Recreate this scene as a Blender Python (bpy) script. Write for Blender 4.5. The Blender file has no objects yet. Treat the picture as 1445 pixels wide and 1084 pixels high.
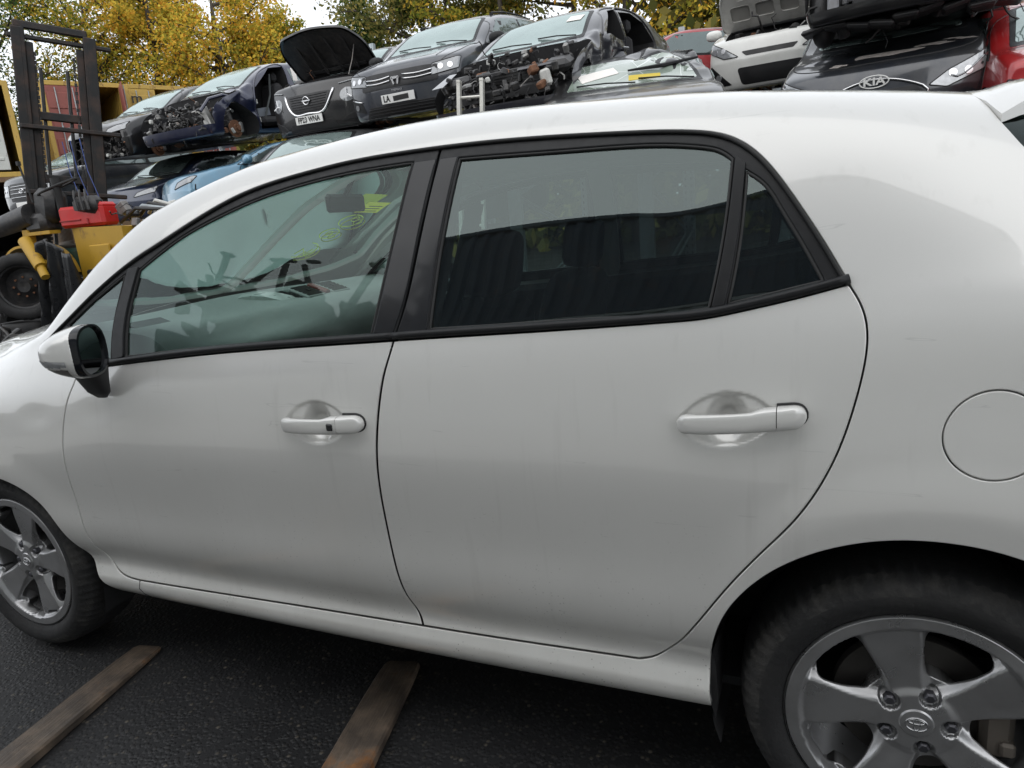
import bpy, bmesh, math, random
import numpy as np
from mathutils import Vector, Matrix, noise
from mathutils.geometry import delaunay_2d_cdt
PI=math.pi
rng=np.random.default_rng(7); random.seed(7)
sc=bpy.context.scene
# ------------------------------------------------------------------ camera
CAM=[-0.182,-1.2302,1.29,0.4236,0.2314,-0.0877,978.94]
cd=bpy.data.cameras.new('camera'); cam=bpy.data.objects.new('camera',cd); sc.collection.objects.link(cam)
_x,_y,_z,_yaw,_pit,_rol,_f=CAM
F_=Vector((-math.sin(_yaw)*math.cos(_pit),math.cos(_yaw)*math.cos(_pit),-math.sin(_pit)))
R_=Vector((math.cos(_yaw),math.sin(_yaw),0)); U_=R_.cross(F_)
R2=R_*math.cos(_rol)+U_*math.sin(_rol); U2=-R_*math.sin(_rol)+U_*math.cos(_rol)
cam.matrix_world=Matrix(((R2.x,U2.x,-F_.x,_x),(R2.y,U2.y,-F_.y,_y),(R2.z,U2.z,-F_.z,_z),(0,0,0,1)))
cd.sensor_width=36; cd.lens=_f/1445*36; cd.clip_start=.05; cd.clip_end=900
sc.camera=cam
# ------------------------------------------------------------------ sky: overcast
SUN_EL=math.radians(43); SUN_ROT=math.radians(180)
world=bpy.data.worlds.new('World'); sc.world=world; world.use_nodes=True
nt=world.node_tree; nt.nodes.clear()
def wn(t): return nt.nodes.new(t)
sky=wn('ShaderNodeTexSky'); sky.sky_type='NISHITA'; sky.sun_disc=False; sky.sun_elevation=SUN_EL; sky.sun_rotation=SUN_ROT
tc=wn('ShaderNodeTexCoord'); sep=wn('ShaderNodeSeparateXYZ'); nt.links.new(tc.outputs['Generated'],sep.inputs[0])
mr=wn('ShaderNodeMapRange'); mr.inputs['From Min'].default_value=0; mr.inputs['From Max'].default_value=1
mr.inputs['To Min'].default_value=8.6; mr.inputs['To Max'].default_value=7.4
nt.links.new(sep.outputs['Z'],mr.inputs['Value'])
nz=wn('ShaderNodeTexNoise'); nz.inputs['Scale'].default_value=2.2; nz.inputs['Detail'].default_value=4
nt.links.new(tc.outputs['Generated'],nz.inputs['Vector'])
mr2=wn('ShaderNodeMapRange'); mr2.inputs['To Min'].default_value=.88; mr2.inputs['To Max'].default_value=1.12
nt.links.new(nz.outputs['Fac'],mr2.inputs['Value'])
mu=wn('ShaderNodeMath'); mu.operation='MULTIPLY'; nt.links.new(mr.outputs[0],mu.inputs[0]); nt.links.new(mr2.outputs[0],mu.inputs[1])
cc=wn('ShaderNodeCombineColor')
for i,k in enumerate((.965,1.0,1.05)):
    m=wn('ShaderNodeMath'); m.operation='MULTIPLY'; m.inputs[1].default_value=k
    nt.links.new(mu.outputs[0],m.inputs[0]); nt.links.new(m.outputs[0],cc.inputs[i])
mx=wn('ShaderNodeMix'); mx.data_type='RGBA'; mx.inputs['Factor'].default_value=.93
nt.links.new(sky.outputs[0],mx.inputs['A']); nt.links.new(cc.outputs[0],mx.inputs['B'])
bg=wn('ShaderNodeBackground'); bg.inputs['Strength'].default_value=.10; nt.links.new(mx.outputs['Result'],bg.inputs['Color'])
wo=wn('ShaderNodeOutputWorld'); nt.links.new(bg.outputs[0],wo.inputs['Surface'])
sl=bpy.data.lights.new('sun','SUN'); sl.energy=1.0; sl.angle=math.radians(100); sl.color=(1,.965,.92)
so=bpy.data.objects.new('sun',sl); sc.collection.objects.link(so)
_d=Vector((math.sin(SUN_ROT)*math.cos(SUN_EL),math.cos(SUN_ROT)*math.cos(SUN_EL),math.sin(SUN_EL)))
so.rotation_euler=_d.to_track_quat('Z','Y').to_euler()
sc.view_settings.view_transform='Standard'; sc.view_settings.look='None'; sc.view_settings.gamma=1; sc.view_settings.use_curve_mapping=False
sc.view_settings.exposure=0.70
C=sc.collection
# ------------------------------------------------------------------ materials
class NT:
    def __init__(s,name):
        s.m=bpy.data.materials.new(name); s.m.use_nodes=True; s.t=s.m.node_tree; s.t.nodes.clear(); s.o=s.n('ShaderNodeOutputMaterial')
    def n(s,t,**k):
        x=s.t.nodes.new(t)
        for a,b in k.items():
            if a.startswith('i_'):
                x.inputs[a[2:].replace('_',' ')].default_value=b
            else: setattr(x,a,b)
        return x
    def l(s,a,b): s.t.links.new(a,b)
    def ramp(s,v,stops,interp='LINEAR'):
        r=s.n('ShaderNodeValToRGB'); r.color_ramp.interpolation=interp; e=r.color_ramp.elements
        while len(e)<len(stops): e.new(.5)
        for q,(p,c) in zip(e,stops): q.position=p; q.color=(c,c,c,1) if not hasattr(c,'__len__') else (*c,1)
        s.l(v,r.inputs[0]); return r.outputs[0]
    def noise(s,scale,detail=4,rough=.5,vec=None,dist=0):
        x=s.n('ShaderNodeTexNoise'); x.inputs['Scale'].default_value=scale; x.inputs['Detail'].default_value=detail; x.inputs['Roughness'].default_value=rough; x.inputs['Distortion'].default_value=dist
        s.l(vec or s.obj(),x.inputs['Vector']); return x.outputs['Fac']
    def obj(s,scale=None):
        if not hasattr(s,'_tc'): s._tc=s.n('ShaderNodeTexCoord')
        v=s._tc.outputs['Object']
        if scale:
            mp=s.n('ShaderNodeMapping'); mp.inputs['Scale'].default_value=scale; s.l(v,mp.inputs[0]); v=mp.outputs[0]
        return v
    def mix(s,f,a,b):
        x=s.n('ShaderNodeMix',data_type='RGBA')
        for v,i in ((f,'Factor'),(a,'A'),(b,'B')):
            if hasattr(v,'is_linked'): s.l(v,x.inputs[i])
            elif i=='Factor': x.inputs[i].default_value=v
            else: x.inputs[i].default_value=(*v,1)
        return x.outputs['Result']
    def math(s,op,a,b=0):
        x=s.n('ShaderNodeMath',operation=op)
        for v,i in ((a,0),(b,1)):
            if hasattr(v,'is_linked'): s.l(v,x.inputs[i])
            else: x.inputs[i].default_value=v
        return x.outputs[0]
    def bsdf(s,col=(.5,.5,.5),rough=.5,metal=0,coat=0,coat_r=.05,spec=.5,bump=None,bs=.3,bd=.01,**k):
        b=s.n('ShaderNodeBsdfPrincipled')
        for v,i in ((col,'Base Color'),(rough,'Roughness'),(metal,'Metallic'),(coat,'Coat Weight'),(coat_r,'Coat Roughness'),(spec,'Specular IOR Level')):
            if hasattr(v,'is_linked'): s.l(v,b.inputs[i])
            elif i=='Base Color': b.inputs[i].default_value=(*v,1)
            else: b.inputs[i].default_value=v
        if bump is not None:
            bp=s.n('ShaderNodeBump'); bp.inputs['Strength'].default_value=bs; bp.inputs['Distance'].default_value=bd; s.l(bump,bp.inputs['Height']); s.l(bp.outputs[0],b.inputs['Normal'])
        s.l(b.outputs[0],s.o.inputs['Surface']); return b
MAT={}
def simple(name,col,rough=.5,metal=0,coat=0,spec=.5,vary=.12,scale=6,bump=0,bscale=40,dirt=0,dirtcol=(.12,.10,.08)):
    if name in MAT: return MAT[name]
    N=NT(name); f=N.noise(scale,5,.6)
    c=N.mix(f,tuple(x*(1-vary) for x in col),tuple(min(1,x*(1+vary)) for x in col))
    if dirt:
        d=N.ramp(N.noise(scale*.7,6,.65),[(.45,0),(.75,dirt)]); c=N.mix(d,c,dirtcol)
    N.bsdf(c,N.ramp(N.noise(scale*2,4),[(.3,max(0,rough-.07)),(.7,min(1,rough+.07))]),metal,coat,spec=spec,bump=N.noise(bscale,5,.6) if bump else None,bs=bump)
    MAT[name]=N.m; return N.m
def glass(name,tint,ior=1.55,rough=0,dirt=.04):
    if name in MAT: return MAT[name]
    N=NT(name); tr=N.n('ShaderNodeBsdfTransparent'); tr.inputs[0].default_value=(*tint,1)
    gl=N.n('ShaderNodeBsdfGlossy'); gl.inputs['Roughness'].default_value=rough; gl.inputs['Color'].default_value=(.86,1,.98,1)
    fr=N.n('ShaderNodeFresnel'); fr.inputs['IOR'].default_value=ior
    m=N.n('ShaderNodeMixShader'); N.l(fr.outputs[0],m.inputs[0]); N.l(tr.outputs[0],m.inputs[1]); N.l(gl.outputs[0],m.inputs[2])
    df=N.n('ShaderNodeBsdfDiffuse'); df.inputs[0].default_value=(.5,.5,.47,1)
    m2=N.n('ShaderNodeMixShader'); f=N.ramp(N.noise(5,6,.7),[(.35,dirt*.3),(.8,dirt)]); N.l(f,m2.inputs[0]); N.l(m.outputs[0],m2.inputs[1]); N.l(df.outputs[0],m2.inputs[2])
    N.l(m2.outputs[0],N.o.inputs['Surface']); MAT[name]=N.m; return N.m
def carpaint(name,col,metal=.3,rough=.35,coat=1,dirt=.25,flake=.06,coat_r=.03):
    if name in MAT: return MAT[name]
    N=NT(name); f=N.noise(900,2,.5); c=N.mix(f,tuple(x*(1-flake) for x in col),tuple(min(1,x*(1+flake)) for x in col))
    d=N.ramp(N.noise(3,7,.7),[(.42,0),(.8,dirt)]); c=N.mix(d,c,(.16,.15,.13))
    cr=N.ramp(N.noise(4,5,.6),[(.35,coat_r),(.8,coat_r+dirt*.5)])
    N.bsdf(c,rough,metal,coat,cr); MAT[name]=N.m; return N.m
def silver_paint():
    N=NT('silver_white_paint'); f=N.noise(1400,2,.5)
    base=N.mix(f,(.665,.66,.635),(.735,.73,.70))
    sep=N.n('ShaderNodeSeparateXYZ'); N.l(N.obj(),sep.inputs[0]); z=sep.outputs['Z']
    low=N.ramp(z,[(.22,1),(.55,.25),(.9,.06)])                     # road film gathers on the lower panels
    film=N.math('MULTIPLY',N.ramp(N.noise(2.2,8,.65,N.obj((1,1,.5))),[(.3,.25),(.75,1)]),low)
    c=N.mix(N.math('MULTIPLY',film,.55),base,(.27,.255,.21))
    v=N.n('ShaderNodeTexVoronoi'); v.inputs['Scale'].default_value=85; N.l(N.obj(),v.inputs['Vector'])
    sp=N.ramp(v.outputs['Distance'],[(.07,1),(.16,0)])
    v2=N.ramp(N.noise(9,3),[(.44,0),(.58,1)])
    lowd=N.ramp(z,[(.25,1),(.62,.25),(.8,.0)])
    sp=N.math('MULTIPLY',N.math('MULTIPLY',sp,v2),lowd)
    c=N.mix(N.math('MULTIPLY',sp,.75),c,(.06,.05,.04))
    # faint run-off streaks and hairline scuffs
    st=N.ramp(N.noise(26,3,.6,N.obj((1,1,.06))),[(.60,0),(.74,.12)])
    c=N.mix(st,c,(.35,.34,.31))
    sc1=N.ramp(N.noise(7,2,.5,N.obj((.6,1,9)),.6),[(.705,0),(.72,.35),(.735,0)])
    c=N.mix(sc1,c,(.40,.40,.38))
    cr=N.ramp(N.noise(5,6,.6),[(.35,.015),(.8,.05)])
    cr=N.math('ADD',cr,N.math('MULTIPLY',film,.08))
    _b=N.bsdf(c,.28,.18,1.0,cr,bump=N.noise(1.6,2,.4),bs=.06,bd=.02); _b.inputs['Coat IOR'].default_value=1.55
    MAT['paint']=N.m; return N.m
silver_paint()
MAT['trim']=simple('satin_black_trim',(.012,.0125,.0135),.42,spec=.28,vary=.2,scale=30,bump=.05,bscale=300)
MAT['seal']=simple('black_rubber_seal',(.012,.012,.012),.62,vary=.2)
MAT['gloss_black']=simple('gloss_black_pillar',(.008,.009,.011),.2,coat=.25,spec=.3)
MAT['dark']=simple('dark_underside',(.012,.012,.013),.8,vary=.4)
MAT['rubber']=simple('tyre_rubber',(.013,.013,.0135),.72,vary=.3,scale=14,bump=.25,bscale=60,dirt=.3,dirtcol=(.045,.042,.038))
MAT['scuff']=simple('scuffed_tyre_shoulder',(.016,.016,.016),.8,vary=.5,scale=16,bump=.3,bscale=90,dirt=.45,dirtcol=(.12,.112,.10))
MAT['alloy']=simple('grey_alloy',(.42,.42,.422),.32,metal=.8,vary=.08,scale=9,dirt=.35,dirtcol=(.13,.115,.10))
MAT['chrome']=simple('bright_metal',(.75,.75,.76),.18,metal=1,vary=.05)
MAT['steel']=simple('dull_steel',(.22,.21,.2),.5,metal=.7,vary=.3,dirt=.5,dirtcol=(.14,.08,.05))
MAT['rust']=simple('rusty_iron',(.16,.075,.04),.85,vary=.5,scale=18,bump=.4)
MAT['black_plastic']=simple('black_plastic',(.018,.018,.019),.5,vary=.2,dirt=.3,dirtcol=(.06,.055,.05))
# ------------------------------------------------------------------ object helpers
def tag(o,label=None,cat=None,group=None,kind=None):
    if label:o['label']=label
    if cat:o['category']=cat
    if group:o['group']=group
    if kind:o['kind']=kind
    return o
def empty(name,loc=(0,0,0),rot=(0,0,0)):
    o=bpy.data.objects.new(name,None); C.objects.link(o); o.location=loc; o.rotation_euler=rot; o.empty_display_size=.1; return o
def mesh_obj(name,V,Fc,mat,parent=None,smooth=False,normals=None,mats=None,fm=None):
    me=bpy.data.meshes.new(name); me.from_pydata([tuple(v) for v in V],[],[tuple(f) for f in Fc]); 
    for m in (mats or [mat]): me.materials.append(m)
    if fm is not None: me.polygons.foreach_set('material_index',fm)
    if smooth: me.polygons.foreach_set('use_smooth',[True]*len(me.polygons))
    if normals is not None:
        me.normals_split_custom_set_from_vertices([tuple(n) for n in normals])
    me.update()
    o=bpy.data.objects.new(name,me); C.objects.link(o)
    if parent: o.parent=parent
    return o
class MB:
    """collects simple shapes into one mesh"""
    def __init__(s): s.V=[]; s.F=[]
    def add(s,V,Fc):
        n=len(s.V); s.V+= [tuple(v) for v in V]; s.F+=[tuple(i+n for i in f) for f in Fc]; return s
    def box(s,c,d,rz=0,rot=None,bev=0):
        M=rot if rot is not None else Matrix.Rotation(rz,3,'Z')
        x,y,z=[k/2 for k in d]
        if bev<=0:
            P=[(a*x,b*y,e*z) for e in(-1,1) for b in(-1,1) for a in(-1,1)]
            Fc=[(0,2,3,1),(4,5,7,6),(0,1,5,4),(2,6,7,3),(0,4,6,2),(1,3,7,5)]
        else:
            bev=min(bev,x*.9,y*.9,z*.9); P=[];Fc=[]
            idx={}
            for sx in(-1,1):
                for sy in(-1,1):
                    for sz in(-1,1):
                        for ax in range(3):
                            q=[sx*(x-bev),sy*(y-bev),sz*(z-bev)]; q[ax]=(sx*x,sy*y,sz*z)[ax]; idx[(sx,sy,sz,ax)]=len(P); P.append(tuple(q))
            I=idx
            for sgn in(-1,1):
                for ax in range(3):
                    o=[k for k in range(3) if k!=ax]; loop=[]
                    for a,b in((-1,-1),(1,-1),(1,1),(-1,1)):
                        k=[0,0,0]; k[ax]=sgn;k[o[0]]=a;k[o[1]]=b; loop.append(I[(k[0],k[1],k[2],ax)])
                    Fc.append(loop if (sgn>0)^(ax==1) else loop[::-1])
            for ax in range(3):
                o=[k for k in range(3) if k!=ax]
                for a in(-1,1):
                    for b in(-1,1):
                        k0=[0,0,0];k1=[0,0,0];k0[ax]=-1;k1[ax]=1
                        for k in(k0,k1): k[o[0]]=a;k[o[1]]=b
                        Fc.append((I[(*k0,o[0])],I[(*k1,o[0])],I[(*k1,o[1])],I[(*k0,o[1])]))
            for sx in(-1,1):
                for sy in(-1,1):
                    for sz in(-1,1): Fc.append(tuple(I[(sx,sy,sz,a)] for a in range(3)))
        c=Vector(c); s.add([M@Vector(p)+c for p in P],Fc); return s
    def tube(s,pts,r,n=8,caps=True,closed=False):
        pts=[Vector(p) for p in pts]; m=len(pts); V=[];Fc=[]
        rr=r if hasattr(r,'__len__') else [r]*m
        t0=(pts[1]-pts[0]).normalized(); up=Vector((0,0,1)) if abs(t0.z)<.9 else Vector((1,0,0)); nrm=(up-t0*up.dot(t0)).normalized()
        for i,p in enumerate(pts):
            if closed: t=(pts[(i+1)%m]-pts[i-1]).normalized()
            else: t=(pts[min(i+1,m-1)]-pts[max(i-1,0)]).normalized()
            nrm=(nrm-t*nrm.dot(t)); nrm=nrm.normalized() if nrm.length>1e-6 else t.orthogonal().normalized(); b=t.cross(nrm)
            for k in range(n):
                a=2*PI*k/n; V.append(p+(nrm*math.cos(a)+b*math.sin(a))*rr[i])
        for i in range(m if closed else m-1):
            j=(i+1)%m
            for k in range(n): Fc.append((i*n+k,i*n+(k+1)%n,j*n+(k+1)%n,j*n+k))
        if caps and not closed: Fc+= [tuple(range(n))[::-1],tuple((m-1)*n+k for k in range(n))]
        return s.add(V,Fc)
    def cyl(s,a,b,r,n=16,r2=None): return s.tube([a,b],[r,r if r2 is None else r2],n)
    def lathe(s,prof,n=32,M=None,a0=0,a1=2*PI):
        """prof: (radius, along) about Y axis"""
        full=abs(a1-a0-2*PI)<1e-6; V=[];Fc=[]; m=len(prof); nn=n if full else n+1
        for k in range(nn):
            a=a0+(a1-a0)*k/n
            for r,h in prof: V.append(Vector((r*math.cos(a),h,r*math.sin(a))))
        for k in range(n):
            k2=(k+1)%nn if full else k+1
            for i in range(m-1): Fc.append((k*m+i,k*m+i+1,k2*m+i+1,k2*m+i))
        if M is not None: V=[M@v for v in V]
        return s.add(V,Fc)
    def strip(s,A,B):
        n=len(A); return s.add(list(A)+list(B),[(i,i+1,n+i+1,n+i) for i in range(n-1)])
    def loft(s,rings,caps=True):
        n=len(rings[0]); V=[p for r in rings for p in r]; Fc=[]
        for i in range(len(rings)-1):
            for k in range(n): Fc.append((i*n+k,i*n+(k+1)%n,(i+1)*n+(k+1)%n,(i+1)*n+k))
        if caps: Fc+=[tuple(range(n))[::-1],tuple((len(rings)-1)*n+k for k in range(n))]
        return s.add(V,Fc)
    def build(s,name,mat,parent=None,smooth=False,auto=None):
        o=mesh_obj(name,s.V,s.F,mat,parent,smooth)
        if auto is not None:
            bm=bmesh.new(); bm.from_mesh(o.data); bmesh.ops.recalc_face_normals(bm,faces=bm.faces)
            for e in bm.edges: e.smooth=not(len(e.link_faces)==2 and e.calc_face_angle(0)>math.radians(auto))
            for f in bm.faces: f.smooth=True
            bm.to_mesh(o.data); bm.free()
        return o
def inside(P,loops):
    P=np.asarray(P,float); c=np.zeros(len(P),bool)
    for L in loops:
        L=np.asarray(L); a=L; b=np.roll(L,-1,0)
        for s0 in range(0,len(P),20000):
            x=P[s0:s0+20000,0][:,None]; y=P[s0:s0+20000,1][:,None]
            cond=((a[:,1]>y)!=(b[:,1]>y)); dy=np.where(b[:,1]==a[:,1],1e-12,b[:,1]-a[:,1])
            xi=(b[:,0]-a[:,0])*(y-a[:,1])/dy+a[:,0]
            c[s0:s0+20000]^=((cond&(x<xi)).sum(1)%2).astype(bool)
    return c
def resample(seg,sp,smooth=6):
    """smooth curve through the points of one segment"""
    S=np.asarray(seg,float)
    if len(S)>2:
        d=np.r_[0,np.cumsum(np.hypot(*np.diff(S,axis=0).T))]; f=nspline(d,S); t=np.linspace(0,d[-1],max(3,int(d[-1]/sp*2)+1)); S=f(t)
        for _ in range(smooth): S[1:-1]=.5*S[1:-1]+.25*(S[:-2]+S[2:])
    d=np.r_[0,np.cumsum(np.hypot(*np.diff(S,axis=0).T))]; n=max(1,int(round(d[-1]/sp))); t=np.linspace(0,d[-1],n+1)
    return np.stack([np.interp(t,d,S[:,0]),np.interp(t,d,S[:,1])],1)
def loop_of(segs,sp=.008,smooth=6):
    out=[]
    for s in segs: out.append(resample(s,sp,smooth)[:-1])
    return np.concatenate(out)
def area(L): x,y=L[:,0],L[:,1]; return .5*np.sum(x*np.roll(y,-1)-y*np.roll(x,-1))
def offs(L,d):
    """move a loop to its own inside by d (outside if negative)"""
    s=1 if area(L)>0 else -1
    t1=L-np.roll(L,1,0); t2=np.roll(L,-1,0)-L
    t1/=np.linalg.norm(t1,axis=1)[:,None]+1e-12; t2/=np.linalg.norm(t2,axis=1)[:,None]+1e-12
    n1=np.stack([-t1[:,1],t1[:,0]],1)*s; n2=np.stack([-t2[:,1],t2[:,0]],1)*s
    n=n1+n2; n/=np.linalg.norm(n,axis=1)[:,None]+1e-12; c=np.clip((n*n1).sum(1),.5,1)[:,None]
    return L+n*d/c, n
def rounded(L,r,sp=.006):
    """round the corners of a polygon given by few points"""
    L=np.asarray(L,float); out=[]; n=len(L)
    for i in range(n):
        p=L[i]; a=L[i-1]; b=L[(i+1)%n]; rr=r[i] if hasattr(r,'__len__') else r
        u=(a-p); v=(b-p); lu=np.linalg.norm(u); lv=np.linalg.norm(v); q=min(rr,lu*.49,lv*.49); A=p+u/lu*q; B=p+v/lv*q
        for t in np.linspace(0,1,6): out.append((1-t)**2*A+2*t*(1-t)*p+t*t*B)
    out=np.array(out); res=[]
    for i in range(len(out)):
        a=out[i]; b=out[(i+1)%len(out)]; d=np.linalg.norm(b-a)
        if d<1e-7: continue
        k=max(1,int(d/sp)); res+= [a+(b-a)*j/k for j in range(k)]
    return np.array(res)
def panel(name,outer,holes,fn,mat,parent,sp=.014,gap=0,roll=.002,depth=.012,fine=(),flip=False,bound=None,hole_depth=None,off=0.,both=False,build=True):
    """curved sheet over domain (u,w) cut to loops, its edges rolled back. fn(u,w,off)->pos,normal"""
    loops=[np.asarray(outer)]+[np.asarray(h) for h in holes]; L0=[];rings=[]
    for i,L in enumerate(loops):
        s=1 if i==0 else -1
        hd=depth if i==0 or hole_depth is None else hole_depth
        a,_=offs(L,s*(gap+roll)); b,_=offs(L,s*(gap+roll*.3)); c,n=offs(L,s*gap)
        L0.append(a); rings.append((a,b,c,n*s,hd))
    lo=L0[0].min(0); hi=L0[0].max(0)
    nx=int((hi[0]-lo[0])/sp)+2; nw=int((hi[1]-lo[1])/(sp*.866))+2
    gx=lo[0]+np.arange(nx)*sp; gw=lo[1]+np.arange(nw)*sp*.866
    G=np.stack(np.meshgrid(gx,gw,indexing='ij'),-1); G[:,1::2,0]+=sp*.5; G=G.reshape(-1,2)
    for (c,rad,s2) in fine:
        m=int(rad*2/s2); q=np.stack(np.meshgrid(np.linspace(-rad,rad,m),np.linspace(-rad,rad,m),indexing='ij'),-1); q[:,1::2,0]+=s2*.5
        q=q.reshape(-1,2)+np.array(c); q=q[np.hypot(*(q-np.array(c)).T)<rad]
        G=np.concatenate([G[np.hypot(*(G-np.array(c)).T)>rad+s2*.5],q])
    G=G[inside(G,L0)]
    # drop grid points hugging the border
    B=np.concatenate(L0); keep=np.ones(len(G),bool); md=(.35*sp)**2
    for k in range(0,len(G),4000):
        g=G[k:k+4000]; d=((g[:,None,:]-B[None])**2).sum(-1).min(1); keep[k:k+4000]=d>(md if not len(fine) else (.0022)**2)
    G=G[keep]
    pts=[Vector(p) for L in L0 for p in L]+[Vector(p) for p in G]
    edges=[];n=0
    for L in L0:
        m=len(L); edges+=[(n+k,n+(k+1)%m) for k in range(m)]; n+=m
    vs,es,fs,*_=delaunay_2d_cdt(pts,edges,[],0,1e-7)
    D=np.array([tuple(v) for v in vs]); Fc=np.array([f for f in fs if len(f)==3]); cen=D[Fc].mean(1); Fc=Fc[inside(cen,L0)]
    a=D[Fc]; ar=(a[:,1,0]-a[:,0,0])*(a[:,2,1]-a[:,0,1])-(a[:,1,1]-a[:,0,1])*(a[:,2,0]-a[:,0,0])
    Fc[ar<0]=Fc[ar<0][:,::-1]
    Pp,Nn=fn(D[:,0],D[:,1],off); V=[Pp];N=[Nn];Fl=[tuple(f) for f in Fc]; base=len(Pp)
    e=1e-3
    for (a,b,c,nn,hd) in rings:
        m=len(a); Pa,Na=fn(a[:,0],a[:,1],off); Pb,Nb=fn(b[:,0],b[:,1],off); Pc,Nc=fn(c[:,0],c[:,1],off)
        Q,_=fn(a[:,0]-nn[:,0]*e,a[:,1]-nn[:,1]*e,off); O=Q-Pa; O/=np.linalg.norm(O,axis=1)[:,None]+1e-12
        R=[(Pa,Na),(Pb-Nb*roll*.3,Nb*.8+O*.6),(Pc-Nc*roll,O+.15*Nc),(Pc-Nc*hd,O)]
        for P_,N_ in R:
            V.append(P_); N.append(N_/(np.linalg.norm(N_,axis=1)[:,None]+1e-12))
        ccw=area(a)>0
        if rings.index((a,b,c,nn,hd)) if False else False: pass
        for r in range(3):
            for k in range(m):
                k2=(k+1)%m; f=(base+r*m+k,base+(r+1)*m+k,base+(r+1)*m+k2,base+r*m+k2)
                # outward orientation fixed below through normals
                Fl.append(f)
        base+=4*m
    V=np.concatenate(V); N=np.concatenate(N)
    # orient faces with the normals
    out=[]
    for f in Fl:
        p=V[list(f[:3])]; g=np.cross(p[1]-p[0],p[2]-p[0])
        out.append(f if g@(N[f[0]]+N[f[1]]+N[f[2]])>=0 else f[::-1])
    if not build: return V,out,N
    if both:
        V2=V.copy(); V2[:,1]=1.76-V2[:,1]; N2=N.copy(); N2[:,1]*=-1; n=len(V)
        far=mesh_obj(name,V2,[f[::-1] for f in out],mat,None,True,N2); near=mesh_obj(name,V,out,mat,parent,True,N)
        return near,far
    return mesh_obj(name,V,out,mat,parent,True,N)
# ---- smooth 1-D interpolation (natural cubic) ----
def nspline(xs, ys):
    xs=np.asarray(xs,float); ys=np.asarray(ys,float); n=len(xs); h=np.diff(xs)
    A=np.zeros((n,n)); b=np.zeros((n,)+ys.shape[1:]); A[0,0]=A[-1,-1]=1
    for i in range(1,n-1):
        A[i,i-1]=h[i-1]; A[i,i]=2*(h[i-1]+h[i]); A[i,i+1]=h[i]
        b[i]=6*((ys[i+1]-ys[i])/h[i]-(ys[i]-ys[i-1])/h[i-1])
    M=np.linalg.solve(A,b)
    def f(x):
        x=np.atleast_1d(np.asarray(x,float)); k=np.clip(np.searchsorted(xs,x)-1,0,n-2)
        t=x-xs[k]; H=h[k]; u=xs[k+1]-x
        sh=(slice(None),)+(None,)*(ys.ndim-1); t=t[sh];H=H[sh];u=u[sh]
        return M[k]*u**3/(6*H)+M[k+1]*t**3/(6*H)+(ys[k]/H-M[k]*H/6)*u+(ys[k+1]/H-M[k+1]*H/6)*t
    return f
def pchip(xs, ys):
    xs=np.asarray(xs,float); ys=np.asarray(ys,float); h=np.diff(xs); d=np.diff(ys)/h; m=np.zeros(len(xs))
    for i in range(1,len(xs)-1):
        if d[i-1]*d[i]>0:
            w1=2*h[i]+h[i-1]; w2=h[i]+2*h[i-1]; m[i]=(w1+w2)/(w1/d[i-1]+w2/d[i])
    m[0]=d[0]; m[-1]=d[-1]
    def f(x):
        x=np.asarray(x,float); k=np.clip(np.searchsorted(xs,x)-1,0,len(xs)-2); t=np.clip((x-xs[k])/h[k],-.5,1.5)
        return ys[k]*(2*t**3-3*t*t+1)+h[k]*m[k]*(t**3-2*t*t+t)+ys[k+1]*(3*t*t-2*t**3)+h[k]*m[k+1]*(t**3-t*t)
    return f
# ---- skin of the silver hatchback: X along the car (nose at -X), w runs up the section ----
W_L=np.array([.20,.265,.33,.375,.43,.58,.76,.90,1.0,1.10,1.21,1.32,1.43,1.53,1.74,2.06])
ST=np.array([-3.42,-3.25,-2.95,-2.6,-2.35,-2.2,-2.05,-1.85,-1.5,-1.0,-.5,-.15,.1,.3,.48,.62])
PL=pchip(ST,[.26,.12,.035,.004,.008,.010,.008,.004,0,-.003,0,.0,.004,.022,.07,.17])   # plan bow of the side
ZB=pchip(ST,[.70,.78,.88,.945,.968,.978,.988,1.006,1.034,1.060,1.089,1.132,1.155,1.16,1.15,1.12])  # belt height
YB=pchip(ST,[.34,.20,.105,.07,.05,.045,.04,.038,.036,.034,.036,.046,.062,.09,.14,.24])
ZR=pchip(ST,[.76,.85,.95,1.02,1.075,1.175,1.285,1.385,1.450,1.466,1.445,1.405,1.372,1.335,1.27,1.17])  # roof rail height
YR=pchip(ST,[.44,.32,.23,.17,.125,.135,.16,.185,.215,.226,.220,.192,.215,.26,.34,.42])
ZC=pchip(ST,[.82,.92,1.02,1.083,1.127,1.212,1.308,1.420,1.524,1.559,1.534,1.488,1.448,1.408,1.345,1.20])   # centre line height
def sections(X):
    X=np.atleast_1d(np.asarray(X,float)); pl=PL(X); zb=ZB(X); yb=YB(X); zr=ZR(X); yr=YR(X); zc=ZC(X)
    s=np.clip((zb-.43)/(1.06-.43),.3,2)                      # lower side levels squeeze with the belt
    q=lambda z:.43+(z-.43)*s
    flare=np.exp(-((X+0)/.42)**4)+np.exp(-((X+2.6)/.42)**4)   # wheel arch shoulders
    Z=[.20+0*X,.262+0*X,.325+0*X,.375+0*X,.43+0*X,q(.58),q(.76),q(.89),q(.985),zb,zb+(zr-zb)*.335,zb+(zr-zb)*.67,zr,zr+(zc-zr)*.70,zr+(zc-zr)*.95,zc]
    Y=[.17+pl*.8,.060+pl,.020+pl,.040+pl,.026+pl-.008*flare,.008+pl-.014*flare,-.004+pl-.010*flare,.0005+pl-.004*flare,.013+pl*.9+0*X,yb,
       yb+(yr-yb)*.30,yb+(yr-yb)*.615,yr,yr+.080+0*X,yr+.29*(.88-yr)/.585+.01,.88+0*X]
    return np.stack(Y,1),np.stack(Z,1)
_cache={}
XG=np.arange(-3.42,.6201,.02)
YG,ZG=sections(XG)
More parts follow.
